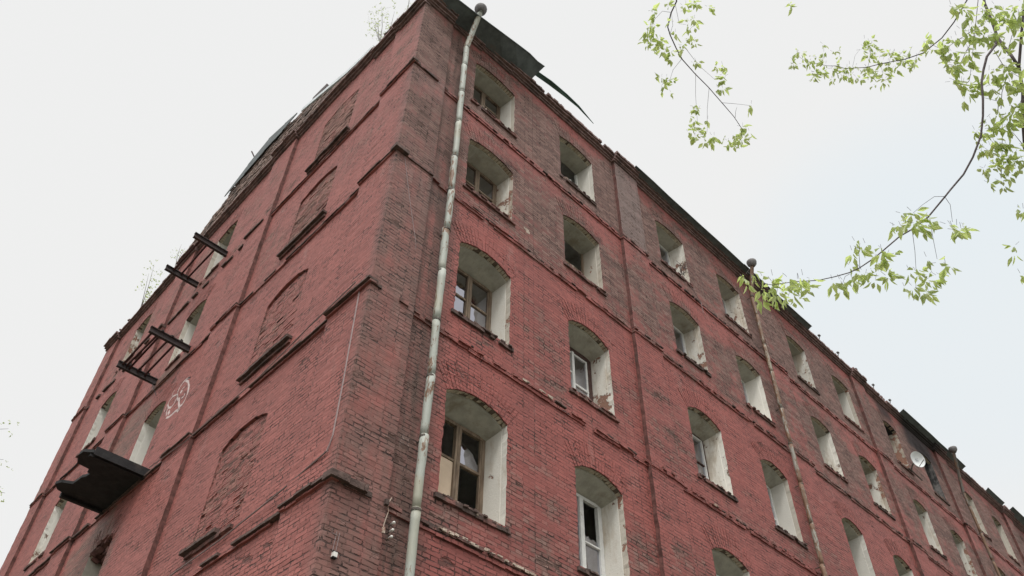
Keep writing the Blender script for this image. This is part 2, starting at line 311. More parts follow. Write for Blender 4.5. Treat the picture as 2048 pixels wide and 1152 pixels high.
def wall(F, length, ztop, ops, mat, name):
    """facade sheet with ragged arched openings; ops: (a, b, sill, spring)"""
    mb = MB(); g = .12; outl = []
    us = sorted({0.0, length, *[o[0]-g for o in ops], *[o[1]+g for o in ops]})
    cell = {(round(o[0]-g, 4), round(o[2], 4)): o for o in ops}
    for i in range(len(us)-1):
        mine = [o for o in ops if abs(o[0]-g-us[i]) < 1e-3]
        zs = sorted({0.0, ztop, *[o[2] for o in mine], *[o[3]+RISES[o[3]]+.1 for o in mine]})
        for k in range(len(zs)-1):
            a, b, z0, z1 = us[i], us[i+1], zs[k], zs[k+1]
            o = cell.get((round(a, 4), round(z0, 4)))
            if not o:
                mb.quad(F(a, 0, z0), F(b, 0, z0), F(b, 0, z1), F(a, 0, z1)); continue
            oa, ob, s, sp = o; n = int((sp-s)/.0745)
            zz = [s + (sp-s)*q/n for q in range(n+1)]
            Lp = [(oa + U(-.012, .012), q) for q in zz]; Rp = [(ob + U(-.012, .012), q) for q in zz]
            for q in range(n):
                mb.quad(F(a, 0, zz[q]), F(Lp[q][0], 0, zz[q]), F(Lp[q+1][0], 0, zz[q+1]), F(a, 0, zz[q+1]))
                mb.quad(F(Rp[q][0], 0, zz[q]), F(b, 0, zz[q]), F(b, 0, zz[q+1]), F(Rp[q+1][0], 0, zz[q+1]))
            ap = arch(oa, ob, sp, RISES[sp], 14); ap = [Lp[-1]] + [(x, y+U(-.008, .008)) for x, y in ap[1:-1]] + [Rp[-1]]
            mb.quad(F(a, 0, sp), F(ap[0][0], 0, ap[0][1]), F(ap[0][0], 0, z1), F(a, 0, z1))
            for q in range(14):
                mb.quad(F(ap[q][0], 0, ap[q][1]), F(ap[q+1][0], 0, ap[q+1][1]), F(ap[q+1][0], 0, z1), F(ap[q][0], 0, z1))
            mb.quad(F(ap[-1][0], 0, ap[-1][1]), F(b, 0, sp), F(b, 0, z1), F(ap[-1][0], 0, z1))
            outl.append((o, Lp, ap, Rp))
    w = mb.build(name, mat, house, fix=False)
    return w, outl

opsR = [(a, b, SILL[r], SPR[r]) for c, (a, b) in enumerate(RC) for r in RROWS[c]]
NSILL = {2: 7.86, 3: 11.56, 4: 15.22, 5: 18.48}
opsL = [(a, b, (NSILL if k == 'niche' else SILL)[r], SPR[r]) for a, b, k in LC for r in (2, 3, 4, 5)]
wr, outR = wall(FR, LX, 21.7, opsR, 'brick_r', 'street_wall')
wl, outL = wall(FL, LY, 21.7, opsL, 'brick_l', 'gable_wall')

# back of the house, floors and rooms behind the openings
mb = MB(); mb.quad((LX,0,0),(LX,LY,0),(LX,LY,21.7),(LX,0,21.7)); mb.quad((0,LY,0),(LX,LY,0),(LX,LY,21.7),(0,LY,21.7))
mb.build('back_wall', 'brick_r', house)
mb = MB()
for i, z in COURSE + [(5, 21.45)]:
    mb.box((.02, .02, z-.05), (LX-.02, LY-.02, z+.2))
mb.build('floor_slab', 'ceiling', house)
mb = MB()
mb.box((.4, 5.6, .01), (LX-.3, 5.75, 21.3)); mb.box((5.0, 5.9, .01), (5.15, LY-.1, 21.3))
for x in (7.4, 14.4, 21.0, 27.6, 34.2): mb.box((x, .05, .01), (x+.15, 5.5, 21.3))
for y in (6.4, 12.5): mb.box((.05, y, .01), (4.9, y+.15, 21.3))
mb.build('room_partition', 'room', house)

# pilasters with toothed edges; they lean slightly with the old wall
def pilaster(F, u0, u1, zt, mat, lean=0.0, bulge=0.0, ju=.010):
    mb = MB(); n = int(zt/.149); prev = None
    for k in range(n+1):
        z = zt*k/n; s = lean*(z-14.0)/7.0; d = -PR + U(-.006, .006)
        a = u0 + s + U(-ju, ju); b = u1 + s + U(-ju, ju)
        cur = [F(a, .01, z), F(a, d, z), F(b, d, z), F(b, .01, z)]
        if prev:
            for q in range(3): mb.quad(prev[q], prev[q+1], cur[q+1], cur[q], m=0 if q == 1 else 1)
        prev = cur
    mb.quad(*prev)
    return mb.build('pilaster', [mat, 'shade_grime'], house)
PIL_R = [(6.98, 8.00, 0.02), (13.78, 14.75, .16), (20.45, 21.40, -.05), (27.00, 27.95, .12), (33.7, 34.65, 0), (40.3, 41.2, 0)]
PIL_L = [(5.84, 7.04, 0.0), (11.82, 12.95, 0.0)]
for u0, u1, ln in PIL_R: pilaster(FR, u0, u1, 21.5, 'brick_r', ln)
for u0, u1, ln in PIL_L: pilaster(FL, u0, u1, 21.6, 'brick_l', ln)
pilaster(FL, 17.52, LY+.04, 21.3, 'brick_l')
# corner pilaster wraps both sides; its arris is chipped
mb = MB(); prev = None; n = 286
for k in range(n+1):
    z = 21.35*k/n; e = U(0, .014) + (.03*random.random() if random.random() < .08 else 0); d = -PR
    a = .80 + U(-.012, .012); b = 1.11 + U(-.012, .012)
    cur = [(a, .01, z), (a, d + U(-.004, .004), z), (d + e + .03, d, z), (d + e*.4, d + e*.4, z), (d, d + e + .03, z), (d + U(-.004, .004), b, z), (.01, b, z)]
    if prev:
        for q in range(6): mb.quad(prev[q], prev[q+1], cur[q+1], cur[q], m=0 if q < 3 else 1)
    prev = cur
mb.build('corner_pilaster', ['brick_r', 'brick_l'], house)

# ------------------------------------------------------------------ ledges (string courses)
def segs(length, pil, corner):
    """split a facade into stretches, each with how far it stands out"""
    out = [(-PR, corner, PR)]; u = corner
    for a, b in pil: out += [(u, a, 0.0), (a-.02, b+.02, PR)]; u = b
    return out
def run(mb, F, a, b, z0, z1, out, jit=.012, miss=0.0, step=.26, mat=0, tilt=.012):
    u = a
    while u < b - .02:
        w = min(step*U(.75, 1.2), b-u)
        if random.random() > miss:
            o = out + U(-jit, jit); j = lambda: U(-tilt, tilt)
            p = [F(u+.003, -o, z0+j()), F(u+w-.003, -o, z0+j()), F(u+w-.003, .02, z0), F(u+.003, .02, z0)]
            q = [F(u+.003, -o+U(-.004, .01), z1+j()), F(u+w-.003, -o+U(-.004, .01), z1+j()), F(u+w-.003, .02, z1), F(u+.003, .02, z1)]
            mb.hexa(p+q, mat)
        u += w
SR = segs(LX, [(a, b) for a, b, l in PIL_R], .80) + [(41.2, LX, 0.0)]
SL = segs(LY, [(a, b) for a, b, l in PIL_L], 1.11) + [(12.95, 17.52, 0.0), (17.5, LY+.05, PR)]
for i, z in COURSE:
    mb = MB()
    for a, b, o in SR:
        if a < 0: run(mb, FR, a, b, z-.06, z+.03, o+.035, .012, .35, .20, 0); continue
        run(mb, FR, a, b, z-.07, z-.004, o+.032, .008, .06, .26, 2)
        run(mb, FR, a, b, z+.000, z+.064, o+.050, .018, .22 if o == 0 else .4, .14, 0 if random.random() < .6 else 2)
        run(mb, FR, a, b, z+.040, z+.074, o+.040, .018, .62, .14, 1)
    mb.build('string_course', ['ledge', 'ledge_dark', 'brick_r'], house)
    mb = MB()
    for a, b, o in SL:
        if a < 0: a = -PR-.05
        if i == 4 and 4.9 < a < 14: run(mb, FL, a, b, z-.05, z+.03, o+.06, .02, .35, .3, 1); continue
        run(mb, FL, a, b, z-.055, z-.012, o+.040, .008, .06, .3, 2)
        run(mb, FL, a, b, z-.008, z+.032, o+(.085 if i < 3 else .06), .010, .02 if o else .06, .45, 1 if i in (1, 2) or (i == 3 and a < 5) else 0)
    if i == 1:                                      # the lowest ledge turns the corner on both sides
        run(mb, FR, -PR-.08, .42, z-.05, z+.06, PR+.09, .008, 0, .3, 1)
    if i == 3: run(mb, FR, -PR-.08, .16, z-.05, z+.05, PR+.08, .008, 0, .3, 1)
    if i == 4: run(mb, FR, -PR-.08, .05, z-.03, z+.05, PR+.06, .01, 0, .2, 1)
    mb.build('string_course', ['ledge', 'ledge_dark', 'brick_l'], house)

# ------------------------------------------------------------------ cornice and roof edge
def interp(tab, x):
    for (x0, y0), (x1, y1) in zip(tab, tab[1:]):
        if x <= x1: return y0 + (y1-y0)*max(0, x-x0)/(x1-x0)
    return tab[-1][1]
ZR = [(.5, 21.10), (.95, 21.19), (2.05, 21.37), (3.5, 21.46), (6.5, 21.52), (43, 21.50)]
ZL = [(.2, 20.98), (1.05, 21.16), (2.4, 21.55), (4, 21.68), (10.8, 21.66), (14, 21.44), (19, 21.34)]
GT = [(0, 21.45), (.8, 21.62), (1.4, 21.80), (2.2, 22.02), (2.9, 22.16), (3.8, 22.44), (4.9, 22.97), (6.7, 23.75), (8.35, 24.30), (9.2, 24.18), (10.4, 23.85), (11.4, 23.28), (12.7, 22.83), (14.4, 22.25), (16.3, 21.68), (18.7, 21.75)]
def runz(mb, F, a, b, tab, dz0, dz1, out, jit, miss, step, mat=0, tilt=.006):
    u = a
    while u < b - .02:
        w = min(step*4, b-u); zz = interp(tab, u+w/2); run(mb, F, u, u+w, zz+dz0, zz+dz1, out, jit, miss, step, mat, tilt); u += w
mb = MB()
for a, b, o in SR:
    if a < 0: a = -PR-.02
    runz(mb, FR, a, b, ZR, .00, .055, o+.045, .004, 0, .26); runz(mb, FR, a, b, ZR, .06, .13, o+.085, .006, 0, .26, 0)
    runz(mb, FR, a, b, ZR, .135, .205, o+.15, .006, 0, .26, 0)
    bare = 3.4 < (a+b)/2 < 8.2 or 17 < (a+b)/2 < 24.5
    runz(mb, FR, a, b, ZR, .21, .30, o+.19, .012, .03 if bare else 0, .13, 0, .010)
mb.build('cornice', ['cornice', 'ledge_dark'], house)
mb = MB()
for a, b, o in SL:
    if a < 0: a = -PR-.02
    runz(mb, FL, a, b, ZL, .00, .07, o+.05, .004, 0, .26, 1); runz(mb, FL, a, b, ZL, .075, .15, o+.11, .006, 0, .26, 1)
    runz(mb, FL, a, b, ZL, .155, .23, o+.18, .010, 0, .26, 1)
mb.build('cornice', ['cornice_l', 'cornice', 'ledge_dark'], house)
# the rough brick gable above the cornice, its top edge broken away in steps
mb = MB(); y = -.08
while y < LY:
    w = U(.22, .30); top = interp(GT, y+w/2) + U(-.05, .05); z = interp(ZL, y+w/2) + .23; o = .06 + (.05 if y < 1.1 else 0)
    while z < top:
        if not (z > top-.12 and random.random() < .45): mb.box((-(o+U(-.02, .035)), y+.004, z), (.25, min(y+w, LY+.05)-.003, min(z+.070, top+.02)), 0, .005)
        z += .0745
    y += w
mb.build('gable_parapet', ['cornice_l'], house)
# loose bricks lying along the broken gable edge
mb = MB()
for y in (.75, 1.05, 1.5, 1.62, 16.9, 17.6):
    c = Vector((-.06, y, interp(GT, y)+.09)); r = Matrix.Rotation(U(0, 3), 3, 'Z') @ Matrix.Rotation(U(-.6, .6), 3, 'X')
    mb.hexa([c + r @ Vector(p) for p in ((-.12,-.06,-.03),(.12,-.06,-.03),(.12,.06,-.03),(-.12,.06,-.03),(-.12,-.06,.03),(.12,-.06,.03),(.12,.06,.03),(-.12,.06,.03))])
mb.build('loose_brick', 'cornice', house)

def sheet(pts_edge, pts_back, mat, name, th=.008):
    """bent roof tin: outer edge polyline and the line where it meets the roof"""
    mb = MB(); n = len(pts_edge)
    for k in range(n-1):
        a, b, c, d = (Vector(p) for p in (pts_edge[k], pts_edge[k+1], pts_back[k+1], pts_back[k]))
        t = Vector((0, 0, th)); mb.hexa([a, b, c, d, a+t, b+t, c+t, d+t])
    for k in range(n-1):                                # folded drip edge
        a, b = Vector(pts_edge[k]), Vector(pts_edge[k+1]); t = Vector((0, 0, -.022)); u = Vector((0, .008, 0))
        mb.hexa([a+t, b+t, b+t+u, a+t+u, a, b, b+u, a+u])
    return mb.build(name, mat, house)
def eave(x0, x1, y, z, mat='roof', step=.7, wav=.008):
    n = max(2, int((x1-x0)/step)); e = []; b = []
    for k in range(n+1):
        x = x0 + (x1-x0)*k/n; e.append((x, y + U(-wav, wav), z + U(-wav, wav))); b.append((x, -.13, 21.72))
    return sheet(e, b, mat, 'roof_sheet')
XS = (.06, .6, 1.2, 1.9, 2.5, 3.02, 3.35, 3.62)
sheet([(x, y, z) for x, y, z in zip(XS, (-.50,-.55,-.58,-.60,-.61,-.60,-.57,-.58), (21.42,21.46,21.52,21.66,21.80,21.95,21.99,22.05))],
      [(x-.14*(x > 3.5), -.10, interp(ZR, x)+.14+.06*(x > 3)) for x in XS], 'roof', 'roof_sheet', .008)
sheet([(3.50,-.36,21.98),(4.1,-.39,22.10),(4.7,-.40,22.13),(5.2,-.40,22.10),(5.85,-.36,21.95)],
      [(3.50,-.20,22.02),(4.1,-.26,22.06),(4.7,-.32,22.05),(5.2,-.35,22.05),(5.85,-.345,21.95)], 'roof_green', 'roof_sheet')
eave(7.75, 13.3, -.35, 21.80); eave(13.3, 17.45, -.35, 21.82)
eave(24.1, 29.6, -.38, 21.84); eave(31.9, 33.6, -.34, 21.86); eave(34.2, 38.5, -.46, 21.86)
# the main roof slopes, set back behind the parapets
mb = MB()
mb.quad((.2,-.10,21.72),(LX,-.10,21.72),(LX,LY/2,24.0),(.2,LY/2,24.0)); mb.quad((LX,LY+.1,21.72),(.2,LY+.1,21.72),(.2,LY/2,24.0),(LX,LY/2,24.0))
mb.build('roof', 'roof', house)
# tin left hanging over the gable edge
mb = MB(); e = [(6.5, .42), (7.3, .02), (8.4, -.22), (9.6, -.10), (10.9, .40)]
for k in range(4):
    a = Vector((-.14, e[k][0], interp(GT, e[k][0]) - .42 + e[k][1])); b_ = Vector((-.15, e[k+1][0], interp(GT, e[k+1][0]) - .42 + e[k+1][1]))
    ua = Vector((.0, 0, .47-e[k][1])); ub = Vector((.0, 0, .47-e[k+1][1])); t = Vector((.02, 0, 0)); mb.hexa([a, b_, b_+t, a+t, a+ua, b_+ub, b_+ub+t, a+ua+t])
mb.build('roof_sheet', 'roof', house)
mb = MB()
for y0, y1 in ((2.3, 3.6), (3.6, 4.9), (4.9, 6.3)):
    a = Vector((-.10, y0, interp(GT, y0)+.02)); b_ = Vector((-.10, y1, interp(GT, y1)+.02)); t = Vector((.30, 0, .02)); up = Vector((0, 0, .17)); mb.hexa([a, b_, b_+t, a+t, a+up, b_+up, b_+up+t, a+up+t])
mb.build('roof_sheet', 'tin', house)
for x in (18.3, 19.6, 20.9, 22.2, 23.5):
    mb = MB(); mb.tube([(x, -.10, 21.75), (x, -.20, 22.0), (x+.04, -.18, 22.08)], .018, 6); mb.box((x-.05, -.23, 22.02), (x+.05, -.15, 22.06)); mb.build('gutter_hook', 'funnel', house)

# ------------------------------------------------------------------ windows
STY = {}                                             # style by (side, column, storey)
for r, s in ((5,'wood'),(4,'wood'),(3,'wood'),(2,'wood_board')): STY['R',0,r] = s
for r, s in ((5,'lattice'),(4,'open_bar'),(3,'white_case'),(2,'pvc')): STY['R',1,r] = s
for r, s in ((5,'white'),(4,'white'),(3,'brown_single'),(2,'white')): STY['R',2,r] = s
for r, s in ((5,'white'),(4,'white'),(3,'white'),(2,'white')): STY['R',3,r] = s
LAB = {'wood':'brown wooden window with a mullion and grey reflecting panes','wood_board':'brown wooden window with a beige board in its left sash and a broken pane',
 'lattice':'open window with white slats left inside','open_bar':'glassless window with one bare rail','white_case':'white sash in a dark brown casing','pvc':'white plastic window with a broken upper pane',
 'brown_single':'tall grey pane in a thin brown and white frame','white':'small white framed window deep in its reveal','bare':'empty window opening with a strip of old frame','burnt':'burnt out window opening with charred plaster','rubble':'window opening with broken masonry and crumbled plaster'}
def bars(mb, F, rects, d0, d1, m=0):
    for a, b, z0, z1 in rects: 
        p = [F(a,d0,z0),F(b,d0,z0),F(b,d1,z0),F(a,d1,z0),F(a,d0,z1),F(b,d0,z1),F(b,d1,z1),F(a,d1,z1)]; mb.hexa(p, m)
def pane_q(mb, F, a, b, z0, z1, d): mb.quad(F(a,d,z0), F(b,d,z0), F(b,d,z1), F(a,d,z1))
def shard(mb, F, pts, d): mb.quad(*[F(u, d, z) for u, z in pts])

def window(side, ci, row, F, o, Lp, ap, Rp):
    a, b, sill, sp = o; RISE = RISES[sp]; st = STY.get((side, ci, row), 'bare')
    if side == 'R' and ci in (6, 7) and row == 5: st = 'burnt'
    if side == 'L' and ci == 1 and row == 2: st = 'rubble'
    DEP = .50; ia, ib = a+.035, b-.035; iz = sill-.04; drop = {2:.11, 3:.08, 4:.02, 5:.0}[row]; itop = sp-drop+.07; isp = sp-drop
    mb = MB()                                         # the frame is the window's own mesh
    white = st in ('white', 'pvc', 'lattice', 'white_case')
    fm = 'white' if st in ('white', 'pvc', 'lattice') else ('wood_dark' if st in ('white_case', 'brown_single', 'burnt') else 'wood')
    w = .065 if st != 'white_case' else .11; pn = MB(); d0, d1 = DEP, DEP+.07; dg = DEP+.035
    top = itop - .02
    if st not in ('open_bar', 'bare', 'burnt', 'rubble', 'lattice'):
        bars(mb, F, [(ia, ia+w, iz, top), (ib-w, ib, iz, top), (ia+w, ib-w, top-w, top), (ia+w, ib-w, iz, iz+w)], d0, d1)
    A, B, Z0, Z1 = ia+w, ib-w, iz+w, top-w; W = B-A; H = Z1-Z0
    if st in ('wood', 'wood_board'):
        mx = A + W*.53; tz = Z0 + H*(.60 if row != 5 else .70)
        bars(mb, F, [(mx-.05, mx-.004, Z0, Z1), (mx+.004, mx+.05, Z0, Z1)], d0-.01, d1)
        bars(mb, F, [(A, mx-.05, Z0+H*.60, Z0+H*.60+.045), (mx+.05, B, tz, tz+.045)], d0+.01, d1-.005)
        bars(mb, F, [(mx+.05, mx+.085, Z0, tz), (B-.035, B, Z0, Z1), (A, A+.03, Z0, Z1), (mx+.05, mx+.085, tz+.045, Z1)], d0+.012, d1-.01)
        pane_q(pn, F, A, mx-.05, Z0+H*.62, Z1, dg) if row != 2 else None
        if st == 'wood_board':
            shard(pn, F, [(mx+.05, tz+.04), (B, tz+.04), (B, tz+.16), (B-.08, tz+.20), (B-.18, tz+.36), (B-.26, tz+.40), (mx+.05, tz+.46)], dg)
            shard(pn, F, [(mx+.085, Z0), (B-.05, Z0), (B-.05, Z0+.10), (mx+.085, Z0+.17)], dg)
            bars(mb, F, [(mx-.17, mx-.13, Z0+H*.66, Z1)], d1+.25, d1+.29)
        else:
            pane_q(pn, F, A, mx-.05, Z0, Z0+H*.60, dg); pane_q(pn, F, mx+.05, B, Z0, tz, dg); pane_q(pn, F, mx+.05, B, tz+.04, Z1, dg)
    elif st in ('white', 'white_case'):
        wi = A+W*.52
        mb2 = MB(); e = .03
        bars(mb, F, [(wi-.035, wi+.035, Z0, Z1)], d0-.012, d1+.01, 1 if st == 'white_case' else 0)
        bars(mb, F, [(A, wi-.035, Z0+H*.62, Z0+H*.62+.05), (wi+.035, B, Z0+H*.45, Z0+H*.45+.05)], d0+.008, d1-.004, 1 if st == 'white_case' else 0)
        if st == 'white_case': bars(mb, F, [(A+.005, A+.05, Z0, Z1), (B-.05, B-.005, Z0, Z1), (A+.05, B-.05, Z1-.05, Z1-.005), (A+.05, B-.05, Z0+.004, Z0+.05)], d0+.012, d1+.02, 1)
        pane_q(pn, F, A, wi-.035, Z0, Z0+H*.62, dg); pane_q(pn, F, wi+.035, B, Z0, Z0+H*.45, dg); pane_q(pn, F, wi+.035, B, Z0+H*.45, Z1, dg)
        if random.random() < .5: pane_q(pn, F, A, wi-.035, Z0+H*.62, Z1, dg)
    elif st == 'pvc':
        mx = A+W*.54; bars(mb, F, [(A, A+.05, Z0, Z1), (mx-.05, mx+.05, Z0, Z1), (B-.05, B, Z0, Z1), (mx+.05, B-.05, Z0+H*.50, Z0+H*.50+.03)], d0-.01, d1)
        pane_q(pn, F, mx+.05, B-.05, Z0, Z0+H*.50, dg); pane_q(pn, F, A+.05, mx-.05, Z0, Z1, dg)
        n = 9; x0, x1 = mx+.05, B-.05; pts = [None] + [(x0+(x1-x0)*k/n, Z0+H*(.60-.03*k/n)+U(-.02, .04)) for k in range(n+1)]
        for k in range(1, n+1): shard(pn, F, [(pts[k][0], Z0+H*.53), (pts[k+1][0], Z0+H*.53), pts[k+1], pts[k]], dg)
    elif st == 'brown_single':
        bars(mb, F, [(A, A+.035, Z0, Z1), (B-.035, B, Z0, Z1), (A+.035, B-.035, Z1-.035, Z1)], d0-.01, d1-.01, 1)
        bars(mb, F, [(A+.035, B-.035, Z0+H*.56, Z0+H*.56+.025)], d0+.01, d1-.01, 0); pane_q(pn, F, A+.03, B-.03, Z0, Z1-.03, dg)
    elif st == 'lattice':
        bars(mb, F, [(a+.58, a+.615, iz, iz+1.12), (a+.70, a+.735, iz, iz+1.16), (a+.82, a+.87, iz, iz+1.2), (a+.95, a+1.02, iz, iz+1.25), (a+.55, a+1.05, iz+1.02, iz+1.06)], d0+.02, d0+.06)
        bars(mb, F, [(ib-.06, ib, iz, isp-.1)], d0+.0, d0+.06)
    elif st == 'open_bar':
        bars(mb, F, [(ia+.35, ib, iz+1.02, iz+1.08), (ib-.42, ib-.36, iz, iz+1.02)], d0+.06, d0+.11); bars(mb, F, [(ib-.05, ib, iz, isp)], d0, d0+.05)
    else:
        near = (ia, ia+.05, iz, isp) if side == 'R' else (ia, ia+.05, iz+.05, isp-.1)
        bars(mb, F, [near, (ib-.045, ib, iz, isp-.05)], d0, d0+.06)
        if st == 'bare' and (ci + row) % 2: bars(mb, F, [(ia+.05, ib-.045, iz+.8, iz+.85)], d0, d0+.05)
        if side == 'L' and ci == 1: bars(mb, F, [(ia+.05, ia+.10, iz+.1, isp-.3)], .30, .36); bars(mb, F, [(ia+.02, ia+.06, iz+.25, isp-.5)], .14, .18)
    fr = mb.build('window', [fm, 'white' if st in ('white_case', 'brown_single') else 'wood'], house)
    fr['label'] = LAB[st]
    if pn.v: pn.build('pane', 'glass', fr, fix=False)
    if st == 'wood_board':
        bd = MB(); bars(bd, F, [(A+.005, mx-.055, Z0+.004, Z0+H*.595)], dg-.01, dg+.01); bd.build('board', 'board', fr)
    # reveal: raw brick rim, then plaster splaying in to the frame
    rv = MB(); out = Lp + ap[1:-1] + Rp[::-1]; nL = len(Lp); nA = len(ap)
    n2 = len(out)
    inn = [(ia, iz + (p[1]-sill)/(sp-sill)*(isp-iz)) for p in Lp]
    aa = arch(ia, ib, isp, .07, nA-1); inn += aa[1:-1]; inn += [(ib, iz + (p[1]-sill)/(sp-sill)*(isp-iz)) for p in Rp[::-1]]
    def lerp(p, q, t): return (p[0]+(q[0]-p[0])*t, p[1]+(q[1]-p[1])*t)
    rim = .125; tanrim = random.random() < .45
    for k in range(n2-1):
        top_ = nL-1 <= k < nL+nA-2
        peel = st in ('open_bar', 'rubble') or (side == 'R' and ci in (8, 9))
        p, q = out[k], out[k+1]; pi, qi = inn[k], inn[k+1]
        e_ = lambda s_, i_: s_ if top_ else ((a if k < nL else b), s_[1])
        p1, q1 = lerp(e_(p, pi), pi, .05), lerp(e_(q, qi), qi, .05); step = .005 if not top_ else .03
        if top_: p, q, p1, q1 = (p[0], p[1]+.014), (q[0], q[1]+.014), (p1[0], p1[1]+.014), (q1[0], q1[1]+.014); step = .045
        jam = -1 if k < nL else 1
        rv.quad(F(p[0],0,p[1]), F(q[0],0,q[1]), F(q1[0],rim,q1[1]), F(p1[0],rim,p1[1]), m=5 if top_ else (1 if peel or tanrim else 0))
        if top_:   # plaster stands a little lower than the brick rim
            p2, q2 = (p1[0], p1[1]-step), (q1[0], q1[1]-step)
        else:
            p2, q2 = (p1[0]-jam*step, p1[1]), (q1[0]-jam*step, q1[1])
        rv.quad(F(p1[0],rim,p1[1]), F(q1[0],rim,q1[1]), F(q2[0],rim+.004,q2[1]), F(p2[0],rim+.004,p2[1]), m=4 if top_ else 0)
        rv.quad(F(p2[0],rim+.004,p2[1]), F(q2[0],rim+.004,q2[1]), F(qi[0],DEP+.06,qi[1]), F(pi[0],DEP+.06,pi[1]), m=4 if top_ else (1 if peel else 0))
    s0, s1 = (out[0][0], sill), (out[-1][0], sill)
    rv.quad(F(s0[0],0,sill), F(s1[0],0,sill), F(ib,DEP+.06,iz), F(ia,DEP+.06,iz), m=3)
    if st in ('burnt',): mt = ['plaster_peel' if ci == 6 else 'plaster_sooty', 'dark', 'dark', 'plaster_peel', 'dark', 'dark']
    elif st == 'rubble': mt = ['plaster_peel', 'plaster_peel', 'shade_grime', 'rubble', 'ledge_dark', 'shade_grime']
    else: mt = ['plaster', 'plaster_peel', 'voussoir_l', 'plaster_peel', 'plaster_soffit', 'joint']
    rv.build('reveal', mt, fr, fix=False)
    # voussoirs of the flat arch above, bricks on end
    vs = MB(); w = (b-a)/2; r = (w*w+RISE*RISE)/(2*RISE); cx, cz = (a+b)/2, sp+RISE-r; t0 = math.asin(w/r); n = int(2*t0*r/.074)
    for k in range(n):
        t = -t0 + 2*t0*(k+.5)/n; h = .0315
        for lo, hi in ((.000, .250), (.262, .50)):
            if random.random() < (.05 if side == 'R' else .1) : continue
            tn = Vector((math.cos(t), -math.sin(t))); rn = Vector((math.sin(t), math.cos(t))); c = Vector((cx, cz)); dd = -.004 - U(0, .007)
            sc = 1 + .33*(hi/.5)*.5
            q = [c + rn*(r+lo) - tn*h, c + rn*(r+lo) + tn*h, c + rn*(r+hi) + tn*h*sc, c + rn*(r+hi) - tn*h*sc]
            low = lo < .1
            if low: jj = U(-.006, .006); q = [q[0]+rn*jj, q[1]+rn*jj, q[2], q[3]]
            vs.hexa([F(v.x, .125 if low else .05, v.y) for v in q] + [F(v.x, dd + (.03 if low else 0), v.y) for v in q], 1 if low else 0)
            if low: vs.hexa([F(v.x, .028, v.y) for v in q] + [F(v.x, dd, v.y) for v in q], 0)
    vs.build('arch', ['brick_r' if side == 'R' else 'brick_l', 'voussoir_l'], fr)
    if st == 'rubble':                                # masonry broken out of the arch, hanging in clumps
        br_ = MB()
        for q in range(46):
            t_ = random.random(); u = a + (b-a)*t_; z = sp + RISE*(1-(2*t_-1)**2) - U(-.03, .26)*(1 if t_ < .75 else .4); d = U(.0, .42)
            c_ = Vector((u, d, z)); r_ = Matrix.Rotation(U(-.5, .5), 3, 'X') @ Matrix.Rotation(U(-.5, .5), 3, 'Y'); s_ = (U(.05, .13), U(.05, .1), U(.03, .045))
            br_.hexa([F(*(c_ + r_ @ Vector((x*s_[0], y*s_[1], w_*s_[2])))) for w_ in (-1, 1) for x, y in ((-1,-1),(1,-1),(1,1),(-1,1))], 0)
        br_.build('broken_masonry', 'shade_grime', fr)
    # the outer sill: a crumbling row of bricks or bent tin
    sl = MB(); zt = sill-{2:.04, 3:.05, 4:.07, 5:.09}[row]
    if st == 'rubble' or side == 'L':
        run(sl, F, a-.06, b+.06, zt-.13, zt-.05, .05, .02, .15, .2, 0, .015)
    else:
        tin = (ci + row) % 3 == 0
        run(sl, F, a-.08, b+.08, zt-.085, zt-.012, .045, .012, .08, .13, 0 if not tin else 1, .008)
        run(sl, F, a-.02, b+.04, zt-.02, zt+.015, .055, .022, .25, .10, 1 if tin or random.random() < .4 else 0, .010)
    sl.build('sill', ['ledge', 'ledge_dark'], fr)
    if random.random() < .75 and side == 'R':
        rb_ = MB()
        for q in range(16):
            u, d = U(a+.05, b-.05), U(-.05, .12); s = U(.015, .045)
            rb_.box((*F(u, d, 0)[:2], sill-.10), (*[v+s*1.6 for v in F(u, d, 0)[:2]], sill-.05+s), 0, s*.4)
        rb_.build('rubble', 'rubble', fr)
    return fr

